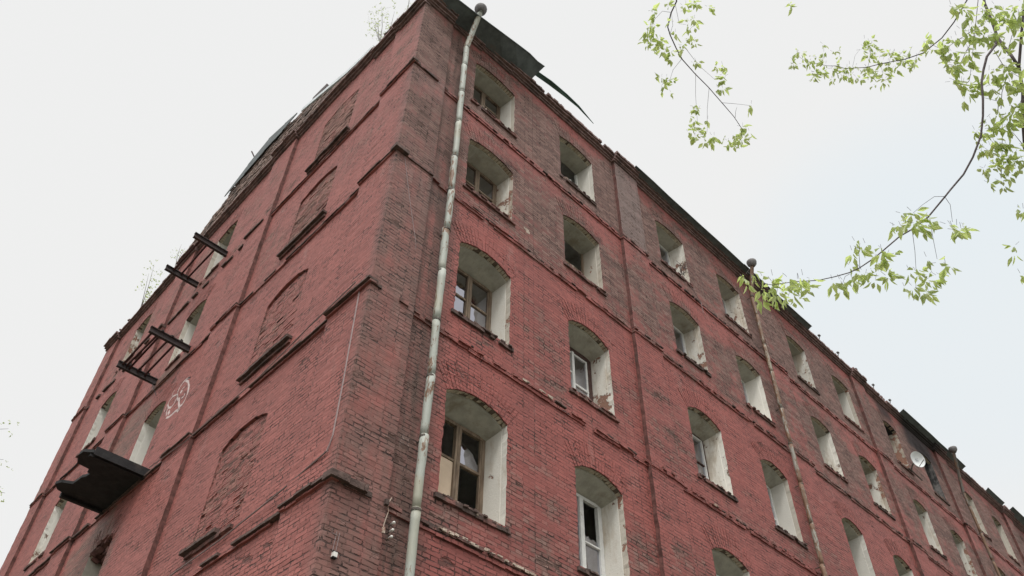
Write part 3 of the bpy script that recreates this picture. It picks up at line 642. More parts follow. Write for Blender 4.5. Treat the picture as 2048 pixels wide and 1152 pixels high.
for o, Lp, ap, Rp in outR:
    ci = [k for k, c in enumerate(RC) if abs(c[0]-o[0]) < .01][0]; row = [r for r in SILL if SILL[r] == o[2]][0]
    window('R', ci, row, FR, o, Lp, ap, Rp)
for o, Lp, ap, Rp in outL:
    ci = [k for k, c in enumerate(LC) if abs(c[0]-o[0]) < .01][0]; row = [r for r in SPR if SPR[r] == o[3]][0]
    if ci: window('L', ci, row, FL, o, Lp, ap, Rp); continue
    # bricked-up niche: rough infill, set back further under its arch
    a, b, sill, sp = o; RISE = RISES[sp]; mb = MB(); dmax = .006 if row == 5 else .038
    out = Lp + ap[1:-1] + Rp[::-1]
    for k in range(len(out)-1):
        p, q = out[k], out[k+1]; mb.quad(FL(p[0],0,p[1]), FL(q[0],0,q[1]), FL(q[0],.2,q[1]), FL(p[0],.2,p[1]), m=1)
    z = sill; DPT = lambda zz: .006 + dmax*max(0, (zz-sill)/(sp-sill))**3
    while z < sp+RISE:
        u = a - U(0, .1)
        while u < b:
            w = U(.19, .27); z1 = z+.068; ua, ub = max(u, a+.003), min(u+w-.009, b-.003); u += w
            if ub-ua < .03 or (z > sp-.02 and random.random() < .10): continue
            if z1 > sp and z1 > sp + RISE*(1 - ((2*((ua+ub)/2-a)/(b-a))-1)**2) + .03: continue
            dd = DPT(z) + U(-.005, .008) + (.02 if random.random() < .04 else 0)
            mb.hexa([FL(p, d, zz+U(-.003, .003)) for zz in (z, z1) for p, d in ((ua, dd), (ub, dd+U(-.005, .005)), (ub, .19), (ua, .19))])
        z += .0745
    n = 8
    for k in range(n):
        z0, z1 = sill+(sp-sill)*k/n, sill+(sp-sill)*(k+1)/n; mb.quad(FL(a-.03, DPT(z0)+.022, z0), FL(b+.03, DPT(z0)+.022, z0), FL(b+.03, DPT(z1)+.022, z1), FL(a-.03, DPT(z1)+.022, z1))
    mb.quad(FL(a-.05, DPT(sp)+.03, sp-.01), FL(b+.05, DPT(sp)+.03, sp-.01), FL(b+.05, DPT(sp)+.03, sp+RISE+.05), FL(a-.05, DPT(sp)+.03, sp+RISE+.05), m=1)
    nb = mb.build('bricked_up_niche', ['brick_raw', 'brick_l'], house)
    sl = MB(); run(sl, FL, a-.12, b+.12, sill-.13, sill-.06, .05, .008, .02 if row > 2 else .3, .3, 0); run(sl, FL, a-.14, b+.14, sill-.055, sill+.01, .11, .010, .0 if row > 2 else .35, .35, 1)
    sl.build('sill', ['ledge', 'ledge_dark'], nb)

# patches of lime mortar left on the lowest ledge and a few bare spots
mb = MB()
for u, z, w in ((1.85,7.36,.30),(2.12,7.37,.26),(2.35,7.36,.20),(2.75,7.37,.28),(3.15,7.36,.30),(3.5,7.35,.18),(4.4,7.36,.3),(3.35,11.05,.24),(3.75,11.05,.25),(4.05,11.04,.12),(5.6,7.34,.25),(7.4,11.05,.2),(9.2,11.03,.2)):
    for q in range(4):
        uu = u + U(-w/2, w/2); s = U(.02, .05); mb.box((uu, -.066, z+U(-.03, .0)), (uu+s*2.2, -.03, z+U(.005, .025)), 0, .006)
for u, z in ((3.42,15.42),(3.47,15.40),(3.50,15.36)): mb.box((u, -.006, z), (u+.10, .02, z+.075), 0, .012)
mb.build('mortar_patch', 'lime', house)
# ------------------------------------------------------------------ graffiti (white paint strokes on the gable wall)
gr = MB()
def stroke(pts, w=.035, d=-.0045):
    for k in range(len(pts)-1):
        a, b = Vector(pts[k]), Vector(pts[k+1]); t = (b-a).normalized(); nn = Vector((-t.y, t.x))*w*U(.5, .75)
        gr.quad(*[FL(p.x, d, p.y) for p in (a-nn-t*.008, b-nn+t*.008, b+nn+t*.008, a+nn-t*.008)])
def oval(cu, cz, ru, rz, t0=0, t1=360, w=.035, n=22, rot=0):
    pts = []
    for k in range(n+1):
        t = R_(t0+(t1-t0)*k/n); u, z = ru*math.cos(t), rz*math.sin(t); c, s = math.cos(R_(rot)), math.sin(R_(rot)); pts.append((cu+u*c-z*s, cz+u*s+z*c))
    stroke(pts, w)
stroke([(8.147,13.474), (8.126,13.605), (8.022,13.690), (7.848,13.700), (7.623,13.622)], 0.039)
stroke([(7.842,13.648), (7.653,13.505), (7.478,13.276), (7.392,13.072), (7.354,12.928), (7.377,12.805), (7.452,12.727), (7.593,12.715)], 0.055)
stroke([(7.593,12.715), (7.635,12.663), (7.783,12.699), (7.926,12.687), (8.086,12.698), (8.261,12.770)], 0.050)
stroke([(8.115,13.424), (8.170,13.408), (8.415,13.483), (8.535,13.423), (8.545,13.318), (8.407,13.148), (8.203,13.036), (8.087,13.095), (8.045,13.211), (8.022,13.276), (8.140,13.422)], 0.039)
stroke([(8.436,13.133), (8.422,13.032), (8.332,12.876)], 0.033)
stroke([(8.275,12.968), (8.169,12.834)], 0.077)
stroke([(8.058,13.312), (7.915,13.107), (7.842,13.113), (7.733,12.898), (7.607,12.738)], 0.055)
stroke([(7.916,13.373), (7.850,13.296)], 0.077)
stroke([(7.897,13.425), (7.779,13.420)], 0.022)
stroke([(7.568,13.096), (7.553,13.010), (7.675,13.026)], 0.033)
stroke([(7.623,13.622), (7.759,13.679), (7.842,13.648)], 0.033)
stroke([(7.659,12.661), (7.578,12.573), (7.527,12.649)], 0.039)
stroke([(8.473,13.532), (8.504,13.662), (8.464,13.704)], 0.022)
stroke([(8.587,13.341), (8.623,13.235), (8.608,13.133)], 0.022)
gr.build('graffiti', 'chalk', house, fix=False)['label'] = 'rough white painted doodle of two rounded outlines'

# ------------------------------------------------------------------ drainpipes
def drainpipe(x, lean, ztop, fun, label, mat='pipe', r=.068, joints=1.22):
    t = thing('drainpipe', label, 'drainpipe', (x, -.19, 0), 'drainpipes down the street front')
    px = lambda z: x + lean*(z-14)/7
    z = 0.05; k = 0
    while z < ztop:
        z1 = min(z + joints*U(.92, 1.08), ztop); rr = r*U(.96, 1.03); j = lambda: U(-.008, .008)
        mb = MB(); a = Vector((px(z)+j(), -.19+j(), z)); b = Vector((px(z1)+j(), -.19+j(), z1+.03)); n = 6
        pts = [a.lerp(b, q/n) + Vector((U(-.004, .004), U(-.004, .004), 0)) for q in range(n+1)]
        mb.tube(pts, [rr*(.96 + .08*q/n)*U(.975, 1.02) for q in range(n+1)], 14); mb.build('pipe_section', mat, t, True)
        mb = MB(); mb.tube([(px(z1), -.19, z1-.018), (px(z1), -.19, z1+.018)], rr*1.09, 14)
        if k % 2 == 0: mb.tube([(px(z1)+.02, -.19, z1), (px(z1)+.02, .02, z1+.01)], .012, 6)
        mb.build('clamp', 'ring', t, False); z = z1; k += 1
    mb = MB(); f = Vector(fun); s = Vector((px(ztop), -.19, ztop))
    mb.tube([s+Vector((0,0,-.05)), s+Vector((0,0,.05)), s.lerp(f, .5)+Vector((0,.01,-.02)), f+Vector((0,.03,-.16)), f+Vector((0,0,-.1))], [r*1.06, r*1.08, r*1.05, r*1.05, r*1.1], 14); mb.build('elbow', mat, t, True)
    mb = MB(); mb.tube([f+Vector((0,0,q)) for q in (-.13,-.08,-.02,.06,.10,.11)], [.075,.11,.15,.165,.16,.10], 16); mb.build('funnel', 'funnel', t, True)
    return t
drainpipe(1.21, 0.0, 20.35, (1.24, -.58, 21.84), 'pale flaking drainpipe nearest the corner of the house, rust streaked')
drainpipe(13.42, .16, 20.6, (13.50, -.52, 21.86), 'rusty drainpipe beside the fourth window column, middle of the front', 'pipe_rusty', .058)
drainpipe(28.25, .0, 20.0, (27.75, -.60, 21.62), 'dark drainpipe farthest along the street front, beyond the white dish', 'pipe_dark', .055)

# ------------------------------------------------------------------ remains of balconies on the gable wall
def balcony(label, y0, y1, z, ln, rods, extra):
    t = thing('ruined_balcony', label, 'balcony', (0, (y0+y1)/2, z), 'ruined iron balconies on the gable wall')
    for y in (y0, y1):
        mb = MB(); mb.box((-ln, y-.045, z+.105), (.1, y+.045, z+.13)); mb.box((-ln, y-.045, z-.055), (.1, y+.045, z-.03)); mb.box((-ln+.004, y-.012, z-.03), (.1, y+.012, z+.105))
        if extra:
            for x in (-.30, -.55, -.82): mb.box((x, y-.06, z+.13), (x+.07, y+.05, z+.17), 0, .01)
        mb.build('beam', 'iron', t)
    for x in rods:
        mb = MB(); mb.tube([(-x, y0+.02, z+.06+U(-.03, .03)), (-x+U(-.03, .03), y1-.02, z+.06+U(-.03, .03))], .028, 6); mb.build('rod', 'iron_red', t)
    return t
balcony('two black iron beams with rods under the top window of the gable wall', 8.55, 10.25, 18.72, 1.03, (.34, .58, .80), False)
t = balcony('bare iron balcony frame with five rods, level with the white graffiti storey', 8.55, 10.38, 15.05, 1.08, (.36, .55, .78, .84, .97), True)
mb = MB(); mb.tube([(-.02, 10.3, 15.0), (-.12, 10.2, 14.85), (-.10, 9.95, 14.55), (-.02, 9.8, 14.3)], .008, 5); mb.build('wire', 'cable_dark', t)
bp_ = thing('ruined_balcony', 'black sooty balcony platform with broken outer edge on the gable wall', 'balcony', (0, 9.1, 11.05))
mb = MB(); ol = [(.1,7.98),(-1.22,7.98),(-1.38,8.10),(-1.40,8.30),(-1.30,8.62),(-1.02,8.66),(-1.00,8.80),(-.93,8.83),(-.95,9.00),(-1.00,9.10),(-1.03,9.50),(-1.24,9.62),(-1.31,9.78),(-1.18,9.98),(-1.06,10.02),(-1.05,10.18),(.1,10.18)]
mb.prism([(x, y, 11.05) for x, y in ol], [(x, y, 11.12) for x, y in ol]); mb.build('deck', 'dark', bp_)
mb = MB(); mb.box((-1.25, 8.02, 10.98), (.08, 8.12, 11.045)); mb.build('beam', 'dark', bp_)
mb = MB(); mb.box((-1.05, 10.06, 10.98), (.08, 10.15, 11.045)); mb.build('beam', 'dark', bp_)
mb = MB(); mb.box((-1.20, 7.945, 11.00), (.08, 7.975, 11.20)); mb.build('edge_plate', 'dark', bp_)
mb = MB(); mb.tube([(-1.27, 8.4, 11.16), (-1.24, 9.0, 11.15), (-1.27, 9.7, 11.16)], .016, 6); mb.build('rod', 'dark', bp_)

# ------------------------------------------------------------------ cables, insulators, box, dish
mb = MB(); mb.tube([(-.10, .20, 11.06), (-.098, .17, 10.2), (-.098, .12, 9.0), (-.098, .10, 8.05), (-.12, .14, 7.80), (-.07, 1.3, 7.72), (-.04, 3.0, 7.62), (-.05, 5.2, 7.55), (-.03, 8.0, 7.5)], .014, 6)
o = tag(mb.build('cable', 'cable'), 'thin grey cable running down the house corner and along the gable ledge', 'cable')
mb = MB(); mb.tube([(-.20, .20, 11.10), (-.20, 1.5, 10.98), (-.13, 3.2, 10.90), (-.13, 6.0, 10.87), (-.2, 7.4, 10.9)], .012, 6)
tag(mb.build('cable', 'cable'), 'grey cable strung under the gable ledge at platform height', 'cable')
mb = MB(); mb.tube([(.10, -.10, 14.6), (.35, -.095, 13.6), (.62, -.095, 12.6), (.80, -.06, 11.7)], .007, 5)
tag(mb.build('cable', 'cable'), 'slack thin wire sagging down the brown corner strip', 'cable')
mb = MB(); mb.tube([(9.55, -.12, 18.6), (9.9, -.14, 18.35), (10.3, -.13, 18.0), (10.33, -.12, 17.6)], .010, 5)
tag(mb.build('cable', 'cable'), 'loose pale wire end hanging below a top storey window', 'cable')
for (x, z) in ((.885, 7.02), (.88, 6.91), (.875, 6.81)):
    t = thing('insulator', 'small white ceramic insulator, one of three in an upright row', 'insulator', (x, -.1, z), 'ceramic insulators by the corner drainpipe')
    mb = MB(); mb.tube([(x, -.20, z-.005), (x, -.19, z), (x, -.16, z), (x, -.155, z), (x, -.12, z)], [.008, .019, .020, .013, .016], 10); mb.build('cap', 'ceramic', t, True)
    mb = MB(); mb.tube([(x, -.12, z), (x, -.07, z-.01)], .008, 6); mb.build('hook', 'ring', t)
t = thing('electrical_box', 'small white box hung on two wires near the house corner', 'electrical box', (.12, -.1, 6.27))
mb = MB(); mb.box((.098, -.145, 6.255), (.154, -.085, 6.315)); mb.build('cover', 'ceramic', t)
mb = MB(); mb.box((.095, -.142, 6.240), (.157, -.083, 6.253)); mb.box((.095, -.142, 6.317), (.157, -.083, 6.328)); mb.build('rim', 'cable_dark', t)
for dx in (-.022, .022):
    mb = MB(); mb.tube([(.125+dx, -.10, 6.34), (.135+dx, -.10, 6.60)], .005, 5); mb.build('wire', 'cable', t)
mb = MB(); mb.tube([(.05, -.09, 6.62), (.05, -.09, 6.56), (.13, -.11, 6.55)], .006, 5); mb.build('bracket', 'cable', t)
mb = MB(); mb.tube([(.78, -.09, 6.84), (.79, -.10, 7.0), (.83, -.10, 7.2), (.80, -.10, 7.3), (.86, -.09, 7.42)], .007, 5); mb.box((.765, -.115, 6.86), (.80, -.092, 6.94), 0, .010)
tag(mb.build('wire_stub', 'lime'), 'torn pale wire hanging left of the ceramic insulators', 'wire')

t = thing('satellite_dish', 'white round satellite dish fixed below a top storey window', 'satellite dish', (23.2, -.1, 18.6))
n_ = Vector((-.42, -.80, -.18)).normalized(); c_ = Vector((23.15, -.42, 18.95)); e1 = n_.cross(Vector((0, 0, 1))).normalized(); e2 = n_.cross(e1)
mb = MB(); rings = []
for k in range(7):
    rr = .29*k/6; rings.append([c_ + n_*(.10*(k/6)**2 - .06) + e1*rr*math.cos(2*math.pi*q/28) + e2*rr*1.06*math.sin(2*math.pi*q/28) for q in range(28)])
for k in range(1, 7):
    for q in range(28):
        if k == 1: mb.quad(rings[0][0], rings[1][q], rings[1][(q+1)%28])
        else: mb.quad(rings[k-1][q], rings[k][q], rings[k][(q+1)%28], rings[k-1][(q+1)%28])
for q in range(28):
    a, b = rings[6][q], rings[6][(q+1)%28]; mb.quad(a, b, b-n_*.025, a-n_*.025)
mb.build('reflector', 'dish', t, True)
mb = MB()
for du, dv, w, hh in ((-.05, .03, .05, .018), (.0, .03, .02, .06), (.04, -.02, .05, .018), (-.03, -.05, .03, .014), (.06, .05, .02, .014)):
    mb.quad(*[c_ - n_*(-.012+.048) + n_*.0 + e1*(du+a*w) + e2*(dv+b_*hh) for a, b_ in ((-.5,-.5),(.5,-.5),(.5,.5),(-.5,.5))])
mb.build('printed_mark', 'logo', t, fix=False)
h_ = c_ + n_*.30 + e2*.12
mb = MB(); mb.tube([c_ + e2*.28, h_], .012, 6); mb.build('feed_arm', 'ring', t)
mb = MB(); mb.tube([h_ - n_*.02, h_ + n_*.035], .022, 10); mb.build('receiver', 'dish', t)
mb = MB(); mb.tube([c_ - n_*.08, c_ + Vector((.05, .25, -.1)), (23.3, .02, 18.62)], .025, 8); mb.tube([(22.9, -.12, 18.60), (23.9, -.10, 18.56)], .022, 6); mb.build('bracket', 'ring', t)

# sill clutter seen in the photo
mb = MB()
for q in range(14):
    a = Vector((9.75+U(-.1, .1), -.04, 18.8)); mb.tube([a, a+Vector((U(-.12, .12), U(-.14, 0), U(.1, .3))), a+Vector((U(-.2, .2), U(-.2, .02), U(.25, .5)))], .006, 5)
tag(mb.build('dead_plant', 'bark'), 'dry twiggy plant growing on a top storey sill', 'plant')

# ------------------------------------------------------------------ plants
def leaflet(mb, p, d, up, L, W):
    """one folded leaflet of six points"""
    d = d.normalized(); s = d.cross(up); s = s.normalized() if s.length > 1e-4 else Vector((1, 0, 0)); n = s.cross(d)
    a, b, c = p, p+d*L*.42 - n*L*.04, p+d*L - n*L*.10; i = len(mb.v)
    l, r = p+d*L*.40 + s*W*.5 + n*W*.14, p+d*L*.40 - s*W*.5 + n*W*.14
    l2, r2 = p+d*L*.70 + s*W*.30 + n*W*.06, p+d*L*.70 - s*W*.30 + n*W*.06
    mb.v += [tuple(q) for q in (a, l, l2, c, r2, r, b)]
    mb.f += [(i, i+1, i+2, i+6), (i+6, i+2, i+3), (i, i+6, i+4, i+5), (i+6, i+3, i+4)]; mb.mi += [0]*4
def rv(): return Vector((U(-1, 1), U(-1, 1), U(-1, 1)))
def sapling(label, base, h, lean, nb, nl, ls, group='young trees rooted on the roof edge'):
    t = thing('roof_sapling', label, 'sapling', base, group); b = Vector(base); mb = MB(); lf = MB()
    for k in range(nb):
        tip = b + Vector((U(-.3, .3), U(-.35, .35), 1))*h*U(.65, 1.0) + Vector(lean)*h
        mid = b.lerp(tip, .5) + rv()*.05*h; mb.tube([b, b.lerp(mid, .5)+rv()*.02, mid, tip], [.018, .014, .010, .003], 5)
        for q in range(nl):
            s = U(.25, 1.0); p = b.lerp(mid, s*2) if s < .5 else mid.lerp(tip, s*2-1); p = p + rv()*.16*h
            mb.tube([p, p+rv()*.08], .002, 3)
            for z in range(2): leaflet(lf, p + rv()*.07, rv()+Vector((0, 0, -.4)), rv(), ls*U(.6, 1.2), ls*.5)
    mb.build('stem', 'bark_pale', t); lf.build('foliage', 'leaf_birch', t, fix=False)
sapling('pale thin birch sapling growing on the gable edge near the roof corner', (-.08, 1.95, 21.9), 2.1, (-.05, .12, 0), 5, 19, .065)
sapling('tiny sapling at the very corner of the roof', (-.08, .8, 21.6), .9, (0, .0, 0), 2, 8, .05)
sapling('leafy sapling low on the far end of the gable edge', (-.08, 16.1, 21.65), 1.8, (-.1, -.15, 0), 3, 20, .095)
sapling('small sparse sapling on the gable edge between the balconies', (-.08, 13.8, 22.35), 1.1, (-.05, .15, 0), 3, 8, .07)
mb = MB(); mb.hexa([Vector((-.05, 5.0, 23.35)) + Vector(p) for p in ((0,0,.1),(.1,0,.1),(.1,.8,.25),(0,.8,.25),(0,0,.34),(.1,0,.34),(.1,.8,.52),(0,.8,.52))]); mb.box((-.04, 5.5, 22.9), (.04, 5.58, 23.72), 0, .01); mb.box((-.04, 5.1, 22.8), (.04, 5.18, 23.4), 0, .01)
tag(mb.build('broken_plank', 'bark'), 'broken dark plank sticking up from the gable roof edge', 'plank')
mb = MB(); mb.tube([(-.05, 9.2, 24.0), (-.25, 9.4, 24.55)], .025, 6); tag(mb.build('stick', 'bark'), 'single thin stick poking out over the gable edge', 'stick')

BRANCHES=[([(-41,-830,678),(-44,-822,669),(-45,-816,658),(-46,-811,647),(-44,-806,634),(-44,-801,621),(-42,-794,608),(-42,-784,595),(-44,-775,584),(-48,-765,574),(-53,-761,566),(-56,-748,555),(-62,-739,547),(-69,-732,540),(-75,-723,531),(-81,-717,523),(-88,-709,515),(-96,-705,508),(-104,-699,503),(-114,-693,497),(-126,-685,493),(-137,-677,488),(-149,-672,485)],22,4),
([(-73,-763,546),(-78,-759,545),(-80,-752,542),(-82,-746,538)],4,2.5),
([(-73,-763,546),(-69,-763,542),(-63,-759,535)],4,2.5),
([(-80,-752,530),(-75,-748,520),(-69,-744,510)],4,2.5),
([(-84,-742,525),(-76,-737,517),(-69,-731,507)],4,2.5),
([(-98,-712,505),(-106,-719,514)],4,2.5),
([(-99,-706,504),(-101,-701,498)],4,2.5),
([(5,-850,804),(6,-845,789),(13,-841,770),(14,-838,755),(13,-837,741),(13,-837,726),(13,-836,711)],25,30),
([(67,-811,690),(59,-821,711),(53,-831,730),(45,-839,749),(35,-853,769),(30,-863,785),(28,-871,798)],38,20),
([(0,-836,734),(-41,-830,678)],24,22),
([(-2,-830,723),(3,-829,711),(5,-830,700),(5,-832,691)],7,3),
([(-7,-854,725),(-10,-843,716),(-11,-836,704)],7,3),
([(-33,-841,746),(-21,-825,725),(-7,-807,703)],7,3),
([(28,-813,699),(16,-819,700),(6,-826,699),(1,-833,695)],7,3),
([(29,-810,698),(17,-814,695),(5,-808,693)],7,3),
([(49,-803,680),(34,-809,680),(20,-814,679)],7,3),
([(60,-788,669),(40,-799,674),(18,-811,681)],7,3),
([(51,-811,678),(28,-810,672)],7,3),
([(32,-816,695),(24,-824,689),(13,-829,684)],7,3),
([(-15,-826,733),(-14,-816,725),(-12,-805,715),(-20,-803,713)],7,3),
([(5,-807,718),(-4,-801,700)],7,3),
([(-18,-834,735),(-22,-823,731),(-26,-805,726),(-38,-800,727)],7,3),
([(-115,-662,918),(-110,-658,912),(-108,-649,905),(-103,-640,897),(-98,-638,891),(-88,-636,881),(-79,-635,873),(-65,-637,862),(-51,-640,851),(-36,-642,839),(-23,-644,827),(-13,-644,817),(-11,-640,810)],19,6),
([(-80,-635,873),(-80,-624,867),(-78,-618,860),(-81,-610,856)],5,2.5),
([(-63,-637,865),(-53,-627,851),(-38,-615,833)],5,2.5),
([(-47,-639,856),(-38,-628,843),(-27,-617,827)],5,2.5),
([(-87,-643,879),(-69,-644,864),(-53,-649,850)],5,2.5),
([(-31,-640,847),(-25,-650,840),(-19,-660,832)],5,2.5),
([(-101,-639,885),(-107,-647,884),(-118,-654,885)],5,2.5),
([(-117,-659,896),(-104,-652,884),(-102,-657,878)],5,2.5),
([(-114,-651,894),(-121,-647,892),(-122,-635,886),(-116,-625,877)],5,2.5),
([(-15,-642,837),(-25,-650,834)],5,2.5),
([(8,-845,815),(21,-823,812),(28,-810,813),(32,-793,816),(31,-780,822),(26,-762,831),(25,-752,837),(24,-746,843),(21,-737,850),(18,-733,856),(16,-726,863),(11,-719,871),(7,-713,878),(3,-710,886)],14,3),
([(38,-752,855),(32,-759,859),(21,-765,867)],4,2.5),
([(31,-742,859),(25,-749,863),(24,-755,865)],3,2),
([(47,-765,849),(41,-772,854),(39,-777,855)],3,2),
([(51,-771,847),(45,-777,851),(43,-783,852)],3,2),
([(54,-775,845),(48,-782,849),(46,-787,850)],3,2),
([(58,-782,842),(52,-788,846),(51,-793,847)],3,2),
([(42,-761,852),(48,-759,848),(52,-755,845)],3,2)]
LEAVES=[(-42,-800,722,4,8),(-38,-803,715,4,8),(-31,-804,718,4,8),(-35,-810,713,4,8),(-32,-806,709,4,8),(-36,-825,722,4,8),(-24,-823,728,4,8),(-33,-833,731,4,8),(-30,-836,727,4,8),(-34,-820,715,4,8),(-26,-822,718,4,8),(-28,-828,712,4,8),(-26,-828,706,4,8),(-28,-816,707,4,8),(-21,-818,705,4,8),(-14,-803,721,4,8),(-11,-805,715,4,8),(-10,-808,714,4,8),(-5,-799,710,4,8),(-15,-803,699,4,8),(-7,-801,697,4,8),(0,-803,701,4,8),(3,-806,701,4,8),(-6,-815,712,4,8),(-25,-840,726,4,8),(-36,-843,711,4,8),(-33,-847,724,4,8),(-23,-849,718,4,8),(-23,-850,713,4,8),(-30,-854,708,4,8),(-22,-841,712,4,8),(-26,-833,704,4,8),(-12,-836,718,4,8),(0,-821,708,4,8),(0,-819,698,4,8),(-6,-824,694,4,8),(0,-825,709,4,8),(0,-817,699,4,8),(1,-832,707,4,8),(-11,-845,715,4,8),(6,-825,691,4,8),(6,-820,688,4,8),(15,-821,687,4,8),(9,-826,686,4,8),(7,-827,679,4,8),(16,-823,676,4,8),(22,-812,688,4,8),(9,-805,674,4,8),(15,-806,669,4,8),(27,-810,677,4,8),(18,-811,674,4,8),(14,-802,686,4,8),(19,-795,679,4,8),(21,-795,674,4,8),(33,-799,683,4,8),(23,-799,667,4,8),(27,-794,670,4,8),(15,-798,674,4,8),(27,-812,677,4,8),(31,-802,662,4,8),(33,-798,663,4,8),(42,-801,667,4,8),(35,-787,659,4,8),(38,-790,664,4,8),(42,-784,672,4,8),(24,-788,662,4,8),(37,-797,649,4,8),(36,-797,656,4,8),(46,-792,664,4,8),(43,-805,662,4,8),(40,-804,651,4,8),(43,-785,652,4,8),(41,-790,648,4,8),(34,-811,664,4,8),(-56,-825,725,4,8),(-42,-829,735,4,8),(-31,-841,732,4,8),(-26,-832,730,4,8),(-29,-827,726,4,8),(-17,-846,722,4,8),(-25,-847,700,4,8),(-30,-852,712,4,8),(-20,-844,725,4,8),(9,-830,696,4,8),(-2,-829,695,4,8),(16,-829,696,4,8),(-92,-745,531,3,6),(-88,-738,533,3,6),(-93,-740,520,3,6),(-96,-744,520,3,6),(-87,-749,520,3,6),(-93,-749,516,3,6),(-87,-751,519,3,6),(-72,-757,524,3,6),(-80,-757,511,3,6),(-87,-764,507,3,6),(-85,-763,506,3,6),(-100,-716,518,3,6),(-91,-711,529,3,6),(-96,-718,521,3,6),(-92,-724,516,3,6),(-92,-728,510,3,6),(-77,-717,523,3,6),(-83,-720,511,3,6),(-84,-719,503,3,6),(-89,-717,503,3,6),(-92,-714,505,3,6),(-92,-708,508,3,6),(-86,-704,518,3,6),(-96,-696,508,3,6),(-93,-698,502,3,6),(-87,-697,511,3,6),(-79,-732,503,3,6),(-63,-729,511,3,6),(-75,-733,494,3,6),(-67,-729,499,3,6),(-65,-724,505,3,6),(-71,-739,501,3,6),(-59,-739,509,3,6),(-69,-746,502,3,6),(-77,-744,502,3,6),(-122,-692,491,3,5),(-129,-691,485,3,5),(-125,-686,492,3,5),(-130,-683,491,3,5),(-113,-678,495,3,5),(-121,-674,499,3,5),(-126,-674,492,3,5),(-132,-682,484,3,5),(-134,-679,493,3,5),(-135,-674,492,3,5),(-138,-671,492,3,5),(-130,-689,492,3,5),(-139,-669,486,2,7),(-156,-677,481,2,7),(-158,-671,477,2,7),(-145,-668,494,2,7),(6,-777,552,3,7),(20,-771,551,3,7),(-12,-791,567,3,7),(-123,-638,906,2,8),(-123,-643,900,2,8),(-118,-652,903,2,8),(-109,-666,900,2,8),(-106,-672,894,2,8),(-105,-677,883,2,8),(-98,-681,884,2,8),(-101,-662,899,2,8),(-95,-660,897,2,8),(-100,-646,897,2,8),(-99,-656,883,2,8),(-91,-660,889,2,8),(-113,-630,896,2,8),(-119,-628,895,2,8),(-110,-616,892,2,8),(-114,-623,888,2,8),(-108,-625,889,2,8),(-107,-618,888,2,8),(-110,-630,881,2,8),(-96,-629,892,2,8),(-90,-631,890,2,8),(-102,-632,872,2,8),(-86,-631,888,2,8),(-84,-637,888,2,8),(-85,-640,882,2,8),(-91,-652,870,2,8),(-76,-650,886,2,8),(-76,-642,863,2,8),(-50,-654,874,2,8),(-45,-651,862,2,8),(-48,-646,846,2,8),(-53,-659,854,2,8),(-41,-652,860,2,8),(-81,-611,870,2,8),(-76,-607,871,2,8),(-65,-609,871,2,8),(-78,-609,858,2,8),(-48,-621,838,2,8),(-32,-611,853,2,8),(-38,-607,829,2,8),(-26,-607,847,2,8),(-32,-611,829,2,8),(-18,-605,839,2,8),(-25,-617,846,2,8),(-14,-611,840,2,8),(-18,-618,835,2,8),(-20,-610,843,2,8),(-18,-659,834,2,8),(-7,-640,837,2,8),(-9,-628,825,2,8),(2,-624,834,2,8),(5,-627,829,2,8),(0,-635,825,2,8),(0,-640,828,2,8),(-5,-644,817,2,8),(-9,-639,819,2,8),(5,-635,825,2,8),(-55,-730,875,2,8),(2,-703,884,2,5),(1,-705,878,2,5),(-3,-716,869,2,5),(4,-710,870,2,5),(-2,-714,885,2,5),(3,-731,877,2,5),(4,-729,861,2,5),(18,-738,877,2,5),(8,-721,881,2,5),(3,-720,863,2,5),(8,-717,873,2,5),(13,-717,865,2,5),(20,-715,872,2,5),(15,-711,861,2,5),(16,-716,858,2,5),(18,-724,866,2,5),(25,-729,875,2,5),(16,-729,856,2,5),(15,-739,859,2,5),(22,-735,868,2,5),(28,-722,870,2,5),(29,-723,859,2,5),(28,-730,858,2,5),(33,-732,867,2,5),(34,-736,864,2,5),(25,-736,850,2,5),(39,-736,864,2,5),(25,-744,854,2,5),(32,-744,853,2,5),(45,-739,859,2,5),(37,-737,852,2,5),(21,-761,875,2,5),(17,-758,860,2,5),(26,-764,874,2,5),(21,-765,858,2,5),(21,-761,857,2,5),(28,-763,862,2,5),(26,-760,859,2,5),(32,-761,861,2,5),(39,-765,866,2,5),(40,-763,860,2,5),(31,-772,846,2,5),(36,-776,852,2,5),(43,-769,854,2,5),(45,-768,851,2,5),(43,-762,858,2,5),(32,-753,858,2,5),(29,-757,849,2,5),(35,-751,850,2,5),(43,-748,861,2,5),(39,-749,849,2,5),(48,-753,856,2,5),(51,-755,860,2,5),(50,-751,850,2,5),(53,-750,849,2,5),(54,-754,847,2,5),(50,-758,841,2,5),(60,-755,851,2,5),(47,-759,847,2,5),(55,-764,855,2,5),(43,-764,846,2,5),(52,-773,856,2,5),(56,-771,851,2,5),(47,-775,853,2,5),(44,-782,850,2,5),(40,-788,844,2,5),(53,-779,854,2,5),(53,-777,841,2,5),(59,-781,846,2,5),(53,-783,835,2,5),(47,-785,837,2,5),(49,-790,838,2,5)]

